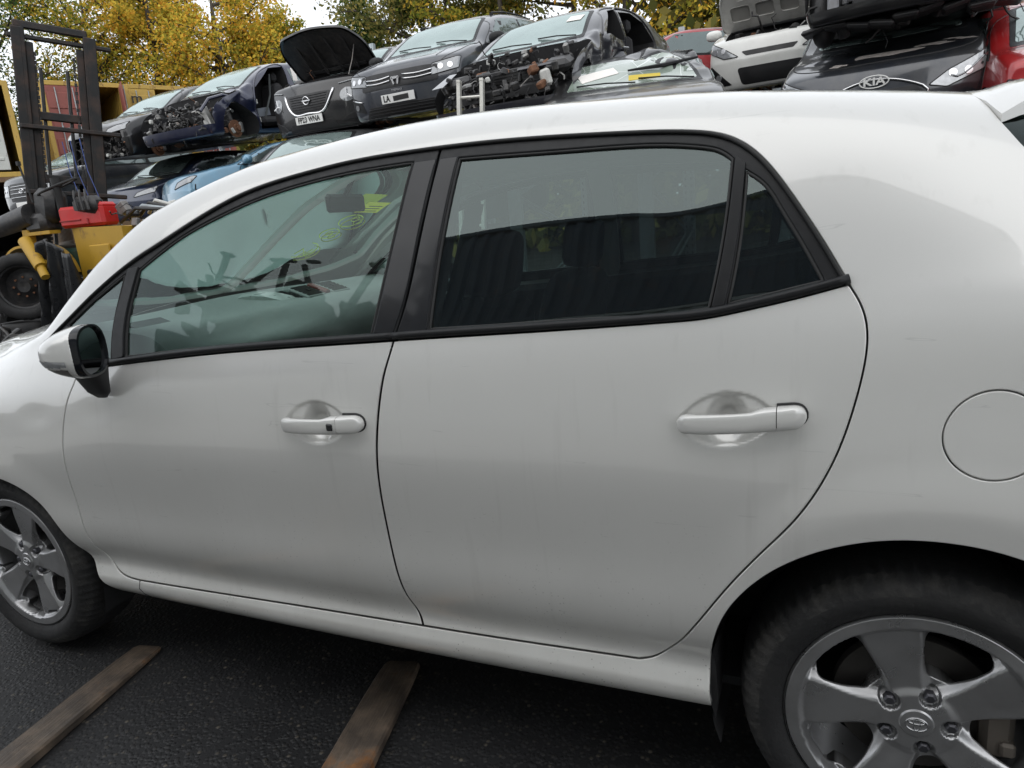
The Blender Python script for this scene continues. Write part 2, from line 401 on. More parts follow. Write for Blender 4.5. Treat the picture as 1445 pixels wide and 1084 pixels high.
WG=np.linspace(.20,2.06,400)
_fy=nspline(W_L,YG.T); _fz=nspline(W_L,ZG.T)
GY=_fy(WG).T; GZ=_fz(WG).T          # (nX,nW)
def _bic(G,X,w):
    # cubic (Catmull-Rom) in X, linear in w on a fine grid
    u=(np.asarray(X)-XG[0])/.02; i=np.clip(np.floor(u).astype(int),1,len(XG)-3); t=u-i
    v=(np.asarray(w)-.20)/(WG[1]-WG[0]); j=np.clip(np.floor(v).astype(int),0,len(WG)-2); r=v-j
    c=[G[i+k,j]*(1-r)+G[i+k,j+1]*r for k in (-1,0,1,2)]
    return .5*((2*c[1])+(-c[0]+c[2])*t+(2*c[0]-5*c[1]+4*c[2]-c[3])*t*t+(-c[0]+3*c[1]-3*c[2]+c[3])*t**3)
def skin(X,w):
    X=np.asarray(X,float); w=np.asarray(w,float)
    return np.stack([X,_bic(GY,X,w),_bic(GZ,X,w)],-1)
def w_of(X,Z):
    X=np.asarray(X,float); Z=np.asarray(Z,float)
    lo=np.full(X.shape,.20); hi=np.full(X.shape,2.0)
    for _ in range(30):
        m=(lo+hi)/2; z=_bic(GZ,X,m); c=z<Z; lo=np.where(c,m,lo); hi=np.where(c,hi,m)
    return (lo+hi)/2
# ================================================================== the silver hatchback
def almond(X,w,c,a,b,p=2.0):
    return np.sqrt((np.abs(X-c[0])/a)**p+(np.abs(w-c[1])/b)**p)
def sstep(t): t=np.clip(t,0,1); return t*t*(3-2*t)
BOWLS=[((-1.242,.889),.094,.057,(-1.240,.889),.045,.055),((-.327,.886),.088,.051,(-.325,.886),.040,.049)]
def disp(X,w):
    d=np.zeros(np.shape(X))
    for c,a,b,c2,a2,b2 in BOWLS:
        r=almond(X,w,c,a,b,1.75); d+=.0055*sstep((1-r)/.14)
        r2=almond(X,w,c2,a2,b2,2.2); d+=.021*sstep((1-r2)/.75)*sstep((1-r)/.1)
    # soft pressings: rear arch shoulder, faint dents in the door skins
    ra=np.hypot(X+.0,(w-.317)); d-=.008*sstep((.50-ra)/.10)*sstep((w-.33)/.1)*sstep((X+.40)/.12)
    rf=np.hypot(X+2.6,(w-.317)); d-=.006*sstep((.50-rf)/.12)*sstep((w-.33)/.1)
    for cx,cw,r,h in ((-2.02,.93,.10,.0022),(-2.28,.93,.09,.002),(-1.55,.70,.12,.0008),(-.75,.6,.14,.0008)):
        q=((X-cx)/r)**2+((w-cw)/(r*.6))**2; d+=h*np.exp(-q*2)*np.cos(q*1.3)
    return d
def _nrm(f,X,w,e=.0015):
    a=f(X+e,w)-f(X-e,w); b=f(X,w+e)-f(X,w-e); n=np.cross(a,b); return n/(np.linalg.norm(n,axis=1)[:,None]+1e-12)
def clampd(X,w): return np.clip(X,-3.415,.612),np.clip(w,.202,2.058)
def hero(X,w,off=0.):
    def base(X,w): return skin(*clampd(X,w))
    def full(X,w): return base(X,w)-_nrm(base,X,w)*disp(X,w)[:,None]
    P=full(X,w); N=_nrm(full,X,w); return P+N*off,N
def smoothskin(X,w,off=0.):
    def base(X,w): return skin(*clampd(X,w))
    P=base(X,w); N=_nrm(base,X,w); return P+N*off,N
# ---- outlines in metres on the skin
FT=[(-2.2927,1.2957),(-2.2182,1.3124),(-2.0986,1.3260),(-2.0109,1.3351),(-1.8942,1.3431),(-1.7747,1.3578),(-1.5980,1.3888),(-1.4625,1.4101),(-1.3323,1.4215),(-1.2074,1.4289),(-1.0881,1.4305),(-0.9634,1.4303)]
RT=[(-0.9634,1.4303),(-0.7960,1.4300),(-0.6489,1.4283),(-0.5127,1.4251),(-0.4075,1.4203),(-0.3548,1.4132),(-0.3159,1.3978),(-0.2786,1.3688),(-0.2389,1.3185),(-0.2007,1.2535),(-0.1643,1.1824),(-0.1315,1.1084)]
BF=[(-2.1000,1.1000),(-1.9403,1.1008),(-1.5651,1.1004),(-1.2709,1.1000),(-1.0255,1.0993)]
BR=[(-1.0255,1.0993),(-0.9100,1.0987),(-0.7506,1.0970),(-0.5482,1.0934),(-0.4200,1.0878),(-.3683,1.0845),(-0.3000,1.0875),(-0.2082,1.0958),(-0.1315,1.1084)]
RG=[(-0.1315,1.1084),(-.1146,1.0692),(-.1041,1.0222),(-.1045,.9766),(-.1128,.9294),(-.1253,.8811),(-.1441,.8232),(-.1791,.750),(-.2151,.6990),(-.2601,.6494),(-.3104,.592),(-.3639,.521),(-.4085,.4548),(-.4478,.4020),(-.478,.376),(-.5154,.3648)]
DBr=[(-.5154,.3648),(-.7596,.3605),(-1.0413,.3575)]
DBf=[(-1.0413,.3575),(-1.4722,.3515),(-1.7273,.3468),(-2.0235,.3415)]
MGu=[(-0.9634,1.4303),(-0.9708,1.3555),(-0.9853,1.2754),(-1.0038,1.1716),(-1.0255,1.0993)]
MGl=[(-1.0255,1.0993),(-1.0493,.9938),(-1.0674,.909),(-1.0808,.8151),(-1.0880,.704),(-1.0857,.5771),(-1.0731,.4654),(-1.058,.395),(-1.0413,.3575)]
FG=[(-2.0235,.3415),(-2.075,.3440),(-2.1184,.3536),(-2.157,.380),(-2.1783,.43),(-2.1905,.50),(-2.1961,.5946),(-2.1959,.7004),(-2.1861,.7997),(-2.1665,.8944),(-2.1313,.9905),(-2.10,1.075),(-2.1000,1.1000)]
TIP=[(-2.1000,1.1000),(-2.2165,1.1968),(-2.2927,1.2957)]
rv=lambda s:s[::-1]
CIRC=lambda c,r,n=90:np.array([(c[0]+r*math.cos(2*PI*k/n),c[1]+r*math.sin(2*PI*k/n)) for k in range(n)])
car=empty('parked_hatchback',(-1.3,.88,0))
tag(car,'large silver white five door hatchback filling the foreground, seen from its side','car')
car_children=[]
def hp(name,outer,holes,mat,off=0.,fn=hero,parent=None,both=True,label=None,**k):
    o=panel(name,outer,holes,fn,mat,None,off=off,both=both,**k)
    for q in(o if both else (o,)): tag(q,label); par(q,parent or car)
    return o
def par(o,p):
    o.parent=p
    o.matrix_parent_inverse=Matrix.Translation(-p.location) if p is car else Matrix.Identity(4)
# door skins
fd=loop_of([BF,MGl,DBf,FG]); rd=loop_of([BR,RG,DBr,rv(MGl)])
front_door=hp('front_door',fd,[],MAT['paint'],gap=.0030,roll=.0028,depth=.0035,fine=[((-1.24,.889),.115,.0042)],sp=.016)
rear_door=hp('rear_door',rd,[],MAT['paint'],gap=.0030,roll=.0028,depth=.0035,fine=[((-.325,.886),.115,.0042)],sp=.016)
# the fixed shell
def arch(cx,r,a0,a1,n=60): return [(cx+r*math.cos(a),.317+r*math.sin(a)*.985) for a in np.linspace(a0,a1,n)]
RA=[(-.3665,.295),(-.3695,.3755),(-.3602,.4462),(-.3365,.5168),(-.3001,.5679),(-.2487,.6135),(-.1907,.6465),(-.1222,.6707),(-.0563,.6818),(.0061,.6825),(.0675,.6758),(.1255,.6617),(.19,.635),(.25,.598),(.30,.548),(.335,.487),(.355,.42),(.36,.33)]
FA=[(-2.962,.33),(-2.945,.46),(-2.90,.555),(-2.83,.63),(-2.74,.682),(-2.66,.70),(-2.57,.70),(-2.50,.688),(-2.42,.655),(-2.35,.60),(-2.30,.52),(-2.262,.43),(-2.225,.355),(-2.175,.305),(-2.13,.287)]
top=[(.610,2.06),(-3.41,2.06)]
nose=[(-3.41,2.06),(-3.41,1.5),(-3.41,.9),(-3.39,.5),(-3.34,.33)]
opening=loop_of([FT,RT,RG,DBr,DBf,FG,TIP])
shell=loop_of([top,nose,[(-3.34,.33),(-2.962,.33)],FA,[(-2.13,.287),(-1.9,.283),(-1.2,.283),(-.7,.285),(-.3665,.295)],RA,[(.36,.33),(.55,.33),(.60,.45)],[(.60,.45),(.610,.9),(.610,1.5),(.610,2.06)]],sp=.012)
flapc=(.0755,.8465); flap=CIRC(flapc,.0715)
flap[:,1]=flapc[1]+(flap[:,1]-flapc[1])*.95
WS=rounded([(-2.375,2.05),(-2.36,1.80),(-2.30,1.60),(-2.20,1.475),(-1.95,1.462),(-1.72,1.466),(-1.56,1.50),(-1.50,1.60),(-1.46,1.80),(-1.45,2.05)],[.0,.02,.03,.03,.02,.02,.04,.05,.03,0],.02)
BG=rounded([(.10,2.05),(.078,1.72),(.0677,1.545),(.083,1.488),(.096,1.444),(.122,1.38),(.19,1.27),(.30,1.19),(.45,1.13),(.52,1.12),(.53,1.5),(.53,2.05)],[0,.01,.01,.008,.008,.01,.02,.02,.03,.03,.03,0],.02)
# halves stop at the middle: open the glass apertures to w=2.05 by notches
def hero_m(X,w,off=0.): return hero(X,w,off)
body=hp('body_shell',shell,[opening,flap,WS,BG],MAT['paint'],gap=.0,sp=.022,depth=.012,hole_depth=.018,fine=[((.0,.8),.26,.012)])
fuel=hp('fuel_flap',flap,[],MAT['paint'],gap=.0022,both=False,sp=.01)
# sill strip and its joint with the wing
def pl_tube(pts,r,off,name,mat,n=8,fn=smoothskin,parent=None,label=None,sides=(1,)):
    S=resample(pts,.02,3); P,N=fn(S[:,0],S[:,1],off)
    for g in sides:
        mb=MB(); mb.tube([Vector((p[0],p[1] if g==1 else 1.76-p[1],p[2])) for p in P],r,n)
        o=mb.build(name,mat,None,True); par(o,parent or car); tag(o,label)
pl_tube([(-2.0235,.3415),(-2.029,.325),(-2.02,.300),(-2.00,.285)],.0017,-.0003,'panel_joint',MAT['seal'])
# underfloor, dark backing for the shut gaps, arch liners
def dark_panel(name,loop,off): return hp(name,loop,[],MAT['dark'],off=off,fn=smoothskin,sp=.05,depth=.002)
inner_loop=loop_of([BF,BR,RG,DBr,DBf,FG],.03)
dark_panel('gap_shade_panel',offs(inner_loop,-.02)[0],-.036)  # dark sheet added behind the doors so their gaps look shaded
mb=MB(); mb.box((-1.3,.88,.235),(1.75,1.44,.05)); mb.box((-1.3,.88,.27),(3.6,1.1,.06)); mb.box((-3.0,.88,.35),(.6,1.2,.3)); mb.box((.47,.88,.35),(.2,1.2,.3)); o=mb.build('underfloor',MAT['dark']); par(o,car)
for cx in(0,-2.6):
    for s in(0,1):
        mb=MB(); y0,y1=(.05,.36) if s==0 else (1.71,1.40)
        a=[Vector((cx+.375*math.cos(t),y0,.317+.38*math.sin(t))) for t in np.linspace(-.35,PI+.35,40)]
        b=[Vector((cx+.375*math.cos(t),y1,.317+.38*math.sin(t))) for t in np.linspace(-.35,PI+.35,40)]
        mb.strip(a,b); n=len(b); mb.add(b+[Vector((cx,y1,.317))],[(i,i+1,n) for i in range(n-1)])
        o=mb.build('arch_liner',MAT['dark']); par(o,car)
    # return lip of the arch
for nm,A in(('arch_lip',RA),('arch_lip',FA)):
    S=resample(A,.012,3); P,N=smoothskin(S[:,0],S[:,1],-.0035); Q=P.copy(); Q[:,1]+=.035
    
    for g in(0,1):
        f=lambda p:Vector((p[0],p[1] if g==0 else 1.76-p[1],p[2])); mb=MB(); mb.strip([f(p) for p in P],[f(p) for p in Q]); o=mb.build(nm,MAT['dark']); par(o,car)
# mud flap ahead of the rear wheel
mb=MB(); prof=[(-.375,.42),(-.374,.33),(-.369,.28),(-.361,.25),(-.355,.30),(-.360,.38)]
mb.loft([[Vector((x,y,z)) for x,z in prof] for y in(.045,.20)]); o=mb.build('mud_flap',MAT['black_plastic']); par(o,car)
# ---- black window surrounds
FGL=[[(-1.8951,1.1199),(-1.9018,1.1814),(-1.8736,1.3114)],[(-1.8736,1.3114),(-1.7342,1.3446),(-1.5898,1.3652),(-1.4545,1.3841),(-1.3248,1.3961),(-1.1983,1.4021),(-1.0314,1.4035)],[(-1.0314,1.4035),(-1.0640,1.2316),(-1.0893,1.1152)],[(-1.0893,1.1152),(-1.4643,1.1159),(-1.8951,1.1199)]]
QF=[[(-2.1756,1.2938),(-2.0783,1.3064),(-1.9351,1.3191)],[(-1.9351,1.3191),(-1.9620,1.1816),(-1.9567,1.1172)],[(-1.9567,1.1172),(-2.0437,1.1490),(-2.1242,1.2159),(-2.1756,1.2938)]]
RGL=[[(-0.9378,1.1169),(-0.9307,1.2317),(-0.9083,1.3994)],[(-0.9083,1.3994),(-0.6445,1.3970),(-0.3834,1.3876),(-0.3477,1.3783),(-0.3271,1.3633)],[(-0.3271,1.3633),(-0.3391,1.2136),(-0.3580,1.1035)],[(-0.3580,1.1035),(-0.4000,1.1031),(-0.5491,1.1108),(-0.7502,1.1146),(-0.9378,1.1169)]]
QR=[[(-0.3011,1.3390),(-0.3116,1.1862),(-0.3250,1.1060)],[(-0.3250,1.1060),(-0.2500,1.1125),(-0.1720,1.1213)],[(-0.1720,1.1213),(-0.2043,1.1941),(-0.2432,1.2706),(-0.2727,1.3177),(-0.3011,1.3390)]]
g1,g2,g3,g4=[loop_of(s,.008,4) for s in(FGL,QF,RGL,QR)]
ff=loop_of([TIP,FT,MGu,rv(BF)]); rf=loop_of([RT,rv(BR),rv(MGu)])
FBmid=[(-1.8951,1.1199)]
hp('front_window_frame',ff,[g1,g2],MAT['trim'],off=-.003,gap=.0028,roll=.003,depth=.02,hole_depth=.009,sp=.02,fn=smoothskin,parent=None)
hp('rear_window_frame',rf,[g3,g4],MAT['trim'],off=-.003,gap=.0028,roll=.003,depth=.02,hole_depth=.009,sp=.02,fn=smoothskin)
# gloss pillar appliques
pa=loop_of([[(-1.0242,1.4035),(-1.0565,1.2316),(-1.0819,1.1152)],[(-1.0819,1.1152),(-1.0303,1.1136)],[(-1.0303,1.1136),(-1.0093,1.1716),(-0.9911,1.2754),(-0.9691,1.4036)],[(-0.9691,1.4036),(-1.0242,1.4035)]],.01,2)
pb=loop_of([[(-0.9584,1.4036),(-0.9801,1.2754),(-0.9988,1.1717),(-1.0193,1.1136)],[(-1.0193,1.1136),(-0.9453,1.1120)],[(-0.9453,1.1120),(-0.9383,1.2317),(-0.9149,1.4038)],[(-0.9149,1.4038),(-0.9584,1.4036)]],.01,2)
hp('pillar_trim',pa,[],MAT['gloss_black'],off=-.0012,gap=0,fn=smoothskin,roll=.0015,depth=.004,sp=.02)
hp('pillar_trim',pb,[],MAT['gloss_black'],off=-.0012,gap=0,fn=smoothskin,roll=.0015,depth=.004,sp=.02)
MAT['glass_f']=glass('green_tinted_glass',(.74,.90,.85),1.46,dirt=.03)
MAT['glass_r']=glass('dark_privacy_glass',(.30,.37,.36),1.80,dirt=.02)
MAT['glass_q']=glass('tinted_quarter_glass',(.50,.62,.58),1.85,dirt=.02)
def gp(name,l,mat,off=-.008): return hp(name,offs(l,-.006)[0],[],mat,off=off,fn=smoothskin,gap=0,roll=.0005,depth=.001,sp=.03)
gp('front_side_glass',g1,MAT['glass_f']); gp('front_quarter_glass',g2,MAT['glass_q'])
gp('rear_side_glass',g3,MAT['glass_r']); gp('rear_quarter_glass',g4,MAT['glass_r'],-.006)
for nm,l in(('glass_seal',g1),('glass_seal',g2),('glass_seal',g3),('glass_seal',g4)):
    P,N=smoothskin(l[:,0],l[:,1],-.006)
    for s in(0,1):
        mb=MB(); mb.tube([Vector((p[0],p[1] if s==0 else 1.76-p[1],p[2])) for p in P],.0034,6,closed=True)
        o=mb.build(nm,MAT['seal'],None,True); par(o,car)
# divider bars between the panes
hp('window_divider',loop_of([[(-1.9172,1.3287),(-1.8767,1.3193)],[(-1.8767,1.3193),(-1.9098,1.1814),(-1.9026,1.1195)],[(-1.9026,1.1195),(-1.9477,1.1172)],[(-1.9477,1.1172),(-1.9539,1.1816),(-1.9172,1.3287)]],.01,2),[],MAT['trim'],off=.0015,gap=0,fn=smoothskin,depth=.008,sp=.02)
hp('window_divider',loop_of([[(-0.3216,1.3680),(-0.3033,1.3542)],[(-0.3033,1.3542),(-0.3148,1.2043),(-0.3310,1.1036)],[(-0.3310,1.1036),(-0.3530,1.1018)],[(-0.3530,1.1018),(-0.3333,1.2234),(-0.3216,1.3680)]],.01,2),[],MAT['trim'],off=.002,gap=0,fn=smoothskin,depth=.008,sp=.02)
pl_tube([(x,w+.0085) for x,w in BF],.0085,.001,'belt_moulding',MAT['trim'],10,sides=(1,2))
pl_tube([(x,w+.0085) for x,w in BR],.0085,.001,'belt_moulding',MAT['trim'],10,sides=(1,2))
edge=[(x,w-.004) for x,w in FT]; pl_tube(edge,.0042,.0,'roof_edge_seal',MAT['seal'],8,sides=(1,2))
pl_tube([(x-.003,w-.004) for x,w in RT],.0042,.0,'roof_edge_seal',MAT['seal'],8,sides=(1,2))
# windscreen and tailgate glass cross the centre line
MAT['glass_w']=glass('windscreen_clear_glass',(.82,.90,.87),1.6,dirt=.03)
for nm,L,m in(('windscreen',WS,MAT['glass_w']),('tailgate_glass',BG,glass('dark_tailgate_glass',(.05,.06,.06),1.45,dirt=.01))):
    o=hp(nm,offs(L,-.004)[0],[],m,off=-.004,fn=smoothskin,gap=0,roll=.0005,depth=.001,sp=.05)
MAT['frit']=simple('windscreen_border',(.01,.01,.01),.4)
# ---- door handles
def handle(x0,x1,seam,zc,button):
    root=empty('door_handle',(0,0,0)); par(root,car); L=x1-x0; k_=L/.231
    xs=np.linspace(x0,x1,60); Pm,_=smoothskin(xs,np.full(60,zc),0); yf=lambda x:float(np.interp(x,xs,Pm[:,1])); zf=lambda x:float(np.interp(x,xs,Pm[:,2]))
    def sect(x,y0,y1,h,zo=0,n=24,q=.55):
        """rounded box section between depths y0 (outer) and y1 (inner)"""
        yc,hy=(y0+y1)/2,(y1-y0)/2; r=[]
        for k in range(n):
            a=2*PI*k/n; c,s=math.cos(a),math.sin(a); r.append(Vector((x,yf(x)+yc+math.copysign(abs(c)**q,c)*hy,zf(x)+zo+math.copysign(abs(s)**q,s)*h)))
        return r
    out=lambda x:-(.020+.017*math.sin(PI*np.clip((x-x0)/L,0,1))**.7)      # how far it stands off
    mb=MB(); rings=[]
    for t in np.r_[0,.012,.03,.06,.10,np.linspace(.15,.97,22),.99,1]:
        x=x0+(seam-.0007-x0)*t; e=math.sqrt(max(.0,1-(1-min(1,t/.10))**2)); e=max(.18,e)
        pod=sstep((t-.74)/.14); end=1-sstep((t-.10)/.14)                  # the ends sit on the door, the middle is a free bar
        inner=max(pod,end); yi=-.004*inner+(out(x)+.015)*(1-inner)
        h=(.0175+.0030*pod)*e; rings.append(sect(x,out(x)*(.45+.55*e),yi+.002,h,.0012*pod))
    mb.loft(rings); mb.build('grab_bar',MAT['paint'],root,auto=50)
    mb=MB(); rings=[]
    for t in np.r_[0,np.linspace(.1,.9,10),.95,.985,1]:
        x=seam+.0007+(x1-seam-.0007)*t; e=math.sqrt(max(0,1-max(0,(t-.45)/.55)**2.6)); e=max(.16,e); rings.append(sect(x,out(x)*(.5+.5*e)-.001,.004,.0205*e,.0012))
    mb.loft(rings); mb.build('lock_cover',MAT['paint'],root,auto=50)
    if button:
        mb=MB(); x=seam-.0155; mb.box((x,yf(x)+out(x)-.0005,zf(x)+.001),(.0165,.005,.0165),bev=.004); mb.build('lock_button',MAT['gloss_black'],root)
    mb=MB(); rings=[]
    for t in np.r_[0,np.linspace(.1,.9,10),.95,.985,1]:
        x=seam-.001+(x1-seam+.0035)*t; e=math.sqrt(max(0,1-max(0,(t-.45)/.55)**2.6)); e=max(.2,e); rings.append(sect(x,-.003,.004,.0235*e,.0008))
    mb.loft(rings); mb.build('handle_gasket',MAT['seal'],root,auto=50)
    return root
handle(-1.334,-1.1025,-1.160,.890,True); handle(-.4115,-.1935,-.2405,.888,False)
# ---- mirror
mir=empty('door_mirror',(0,0,0)); par(mir,car)
def blob(c,rx,ry,rz,nu=20,nv=28,cut=None,p=2.4,rot=0,taper=0.):
    """superellipsoid, open towards +x side when cut given"""
    V=[];Fc=[]
    for i in range(nu+1):
        a=-PI/2+PI*i/nu
        for k in range(nv):
            b=2*PI*k/nv; q=2/p
            ca,sa=math.cos(a),math.sin(a); cb,sb=math.cos(b),math.sin(b); f=lambda v,e:math.copysign(abs(v)**e,v)
            V.append(Vector((rx*f(sa,q),ry*f(ca,q)*f(cb,q),rz*f(ca,q)*f(sb,q))))
    for i in range(nu):
        for k in range(nv): Fc.append((i*nv+k,i*nv+(k+1)%nv,(i+1)*nv+(k+1)%nv,(i+1)*nv+k))
    for v in V:
        if cut is not None and v.x>cut: v.x=cut
        s=1-taper*(-v.x/rx) if v.x<0 else 1
        v.y*=s; v.z*=s
    M=Matrix.Rotation(rot,3,'Z'); return [M@v+Vector(c) for v in V],Fc
MC=Vector((-1.868,-.088,1.062)); MROT=math.radians(30)
def sub_blob(scale,zr,xr,cut):
    V,Fc=blob((0,0,0),.096*scale,.078*scale,.066*scale,72,96,cut,2.5,0,.30); 
    keep=[f for f in Fc if all(zr[0]<=V[i].z<=zr[1] and V[i].x<=xr for i in f)]
    M=Matrix.Rotation(MROT,3,'Z'); return [M@Vector((v.x,v.y,v.z)) + MC for v in V],keep
for nm,sc_,zr,xr,m in(('mirror_housing',1.0,(-.2,.2),.5,MAT['paint']),('indicator_lens',1.018,(-.029,-.0085),-.004,simple('indicator_lens',(.34,.35,.36),.12,metal=.3,coat=1,vary=.5,scale=60)),('lower_cover',1.012,(-.09,-.031),-.004,simple('mirror_lower',(.16,.155,.14),.3,metal=.3,coat=.5))):
    V,Fc=sub_blob(sc_,zr,xr,.012); o=mesh_obj(nm,V,Fc,m,mir,True)
M=Matrix.Rotation(MROT,3,'Z')
ring=[(Vector((0,.077*math.copysign(abs(math.cos(a))**.75,math.cos(a)),.065*math.copysign(abs(math.sin(a))**.78,math.sin(a)))) ) for a in np.linspace(0,2*PI,48,endpoint=False)]
mb=MB(); mb.loft([[M@(p*1.0+Vector((.006,0,0)))+MC for p in ring],[M@(p*1.02+Vector((.018,0,0)))+MC for p in ring],[M@(p*1.0+Vector((.027,0,0)))+MC for p in ring],[M@(p*.90+Vector((.028,0,0)))+MC for p in ring],[M@(p*.89+Vector((.020,0,0)))+MC for p in ring]],caps=False)
mb.build('mirror_bezel',MAT['gloss_black'],mir,auto=50)
mb=MB(); mb.add([M@(p*.90+Vector((.0205,0,0)))+MC for p in ring],[tuple(range(48))]); mb.build('mirror_glass',simple('mirror_glass',(.16,.17,.18),.03,metal=1,vary=.02),mir)
mb=MB(); rings=[]
for t,(x0,x1,z,y0,y1) in enumerate([(-1.975,-1.885,1.045,-.105,.012),(-1.985,-1.895,1.01,-.075,.010),(-2.0,-1.905,.975,-.045,.008),(-1.995,-1.915,.935,-.022,.006),(-1.975,-1.94,.917,-.006,.006)]):
    rings.append([Vector(((x0+x1)/2+(x1-x0)/2*math.copysign(abs(math.cos(a))**.7,math.cos(a)),(y0+y1)/2+(y1-y0)/2*math.copysign(abs(math.sin(a))**.8,math.sin(a)),z)) for a in np.linspace(0,2*PI,24,endpoint=False)])
mb.loft(rings); mb.build('mirror_foot',MAT['black_plastic'],mir,auto=60)
# far-side mirror, plain copy turned over
# ---- wheels
def rim_disp(x,z,ang):
    r=np.hypot(x,z); t=np.arctan2(z,x); d=np.zeros_like(r)
    k=np.round((t-ang)/(2*PI/5)); a=t-ang-k*2*PI/5
    lat=r*np.sin(a)                                  # distance from the spoke centre line
    hw=.024+.022*sstep((r-.08)/.12)                   # half width of the flat face
    fl=sstep((np.abs(lat)-hw)/.020)                  # flank falls away
    outer=sstep((.205-r)/.012)                       # inside the outer flange
    face=.012+.010*sstep((.19-r)/.14)
    d=outer*(face+fl*.020*sstep((r-.045)/.03))
    d-= .006*sstep((.075-r)/.02)*outer
    for q in range(5):
        b=ang+(q+.5)*2*PI/5; lx,lz=.0572*math.cos(b),.0572*math.sin(b); rr=np.hypot(x-lx,z-lz)
        d+=.013*sstep((.0195-rr)/.004)
    return d
def make_wheel(cx,y,ang,mirror=False):
    root=empty('wheel',(0,0,0)); par(root,car); s=-1 if mirror else 1
    def fn(X,Z,off=0.):
        def f(X,Z): return np.stack([cx+X,y+s*rim_disp(X,Z,ang),.317+Z],-1)
        P=f(X,Z); N=_nrm(f,X,Z,.0008)*1.0
        if mirror: N=-N
        return P+N*off,N
    holes=[]
    for q in range(5):
        b=ang+(q+.5)*2*PI/5
        poly=[(.090,-.16),(.130,-.295),(.183,-.325),(.1975,-.17),(.1975,.17),(.183,.325),(.130,.295),(.090,.16)]
        poly=[(r*math.cos(b+a),r*math.sin(b+a)) for r,a in poly]
        holes.append(rounded(poly,[.012,.02,.016,.02,.02,.016,.02,.012],.006))
    fine=[((.0572*math.cos(ang+(q+.5)*2*PI/5),.0572*math.sin(ang+(q+.5)*2*PI/5)),.024,.0022) for q in range(5)]
    out=CIRC((0,0),.2275,120)
    panel('rim',out,holes,fn,MAT['alloy'],root,sp=.0048,gap=0,roll=.003,depth=.02,hole_depth=.035,fine=fine)
    yy=lambda h:y+s*h
    mb=MB(); mb.lathe([(.2285,yy(.0)),(.231,yy(.004)),(.226,yy(.012)),(.215,yy(.02)),(.2075,yy(.05)),(.205,yy(.19))],72); mb.V=[(cx+v[0],v[1],.317+v[2]) for v in mb.V]; mb.build('rim_barrel',MAT['alloy'],root,True)
    prof=[(.222,.012),(.232,.004),(.240,-.004),(.258,-.0125),(.275,-.0125),(.290,-.006),(.3005,.006),(.3075,.020),(.3125,.036),(.3165,.07)]
    prof=prof+[(r,.205-h) for r,h in prof[::-1]]; n=216; V=[];Fc=[]; m=len(prof)
    for k in range(n):
        a=2*PI*k/n
        for i,(r,h) in enumerate(prof):
            cut=.0045 if (k%3==0 and (5<=i<=8 or m-9<=i<=m-6)) else 0
            if i in(8,11): cut+=.0
            ca,sa=math.cos(a),math.sin(a); rr=r-cut; z=.317+rr*sa
            bul=.0
            if z<.012: z=.002+max(0,z)*.8; bul=.004
            V.append((cx+rr*ca,yy(h-(bul if h<.1 else -bul)),z))
    for k in range(n):
        for i in range(m-1): Fc.append((k*m+i,k*m+i+1,((k+1)%n)*m+i+1,((k+1)%n)*m+i))
    fm=[1 if (4<=q%(m-1)<=6 or m-8<=q%(m-1)<=m-6) else 0 for q in range(len(Fc))]
    o=mesh_obj('tyre',V,Fc,None,root,True,mats=[MAT['rubber'],MAT['scuff']],fm=fm)
    mb=MB(); mb.lathe([(.03,yy(.075)),(.14,yy(.075)),(.142,yy(.08)),(.142,yy(.095)),(.03,yy(.095))],48); mb.V=[(cx+v[0],v[1],.317+v[2]) for v in mb.V]; mb.build('brake_disc',simple('dark_disc',(.07,.065,.06),.55,metal=.5,vary=.3),root,auto=40)
    mb=MB(); mb.lathe([(.0,yy(.055)),(.075,yy(.058)),(.08,yy(.09)),(.0,yy(.09))],32); mb.V=[(cx+v[0],v[1],.317+v[2]) for v in mb.V]; mb.build('hub',MAT['rust'],root,auto=40)
    mb=MB(); c0=(cx+.135,yy(.085),.317-.01); mb.box(c0,(.055,.07,.13),bev=.012); mb.box((cx+.15,yy(.055),.317-.045),(.025,.03,.03),bev=.005); mb.box((cx+.15,yy(.055),.317+.04),(.02,.03,.02),bev=.005); mb.build('brake_caliper',simple('caliper',(.16,.14,.12),.6,metal=.4,vary=.4,dirt=.5),root)
    for q in range(5):
        b=ang+(q+.5)*2*PI/5; mb=MB(); px,pz=cx+.0572*math.cos(b),.317+.0572*math.sin(b)
        mb.lathe([(.0,yy(.0185)),(.0075,yy(.0185)),(.011,yy(.022)),(.0115,yy(.034))],6); mb.V=[(px+v[0],v[1],pz+v[2]) for v in mb.V]; mb.build('wheel_bolt',MAT['dark_bolt'],root)
    cp=MB(); cp.lathe([(0,yy(.0125)),(.020,yy(.0125)),(.027,yy(.0135)),(.0295,yy(.016)),(.030,yy(.026))],40); cp.V=[(cx+v[0],v[1],.317+v[2]) for v in cp.V]; cap=cp.build('centre_cap',MAT['alloy'],root,auto=30)
    em=MB(); ye=yy(.0118)
    def ell(x0,z0,a,b2): em.tube([Vector((cx+x0+a*math.cos(t),ye,.317+z0+b2*math.sin(t))) for t in np.linspace(0,2*PI,32,endpoint=False)],.00125,6,closed=True)
    c,s_=math.cos(ang-1.2),math.sin(ang-1.2)
    ell(0,0,.0185,.0135); ell(0,0,.0055,.0130); ell(0,.0055,.0130,.0048)
    em.build('emblem',MAT['chrome'],cap,True)
    mb=MB(); mb.cyl((cx+.196*math.cos(ang+3.9),yy(.016),.317+.196*math.sin(ang+3.9)),(cx+.182*math.cos(ang+3.9),yy(-.010),.317+.182*math.sin(ang+3.9)),.0035,8); mb.build('tyre_valve',MAT['seal'],root)
    return root
MAT['dark_bolt']=simple('wheel_bolt_dark',(.10,.10,.11),.4,metal=.8)
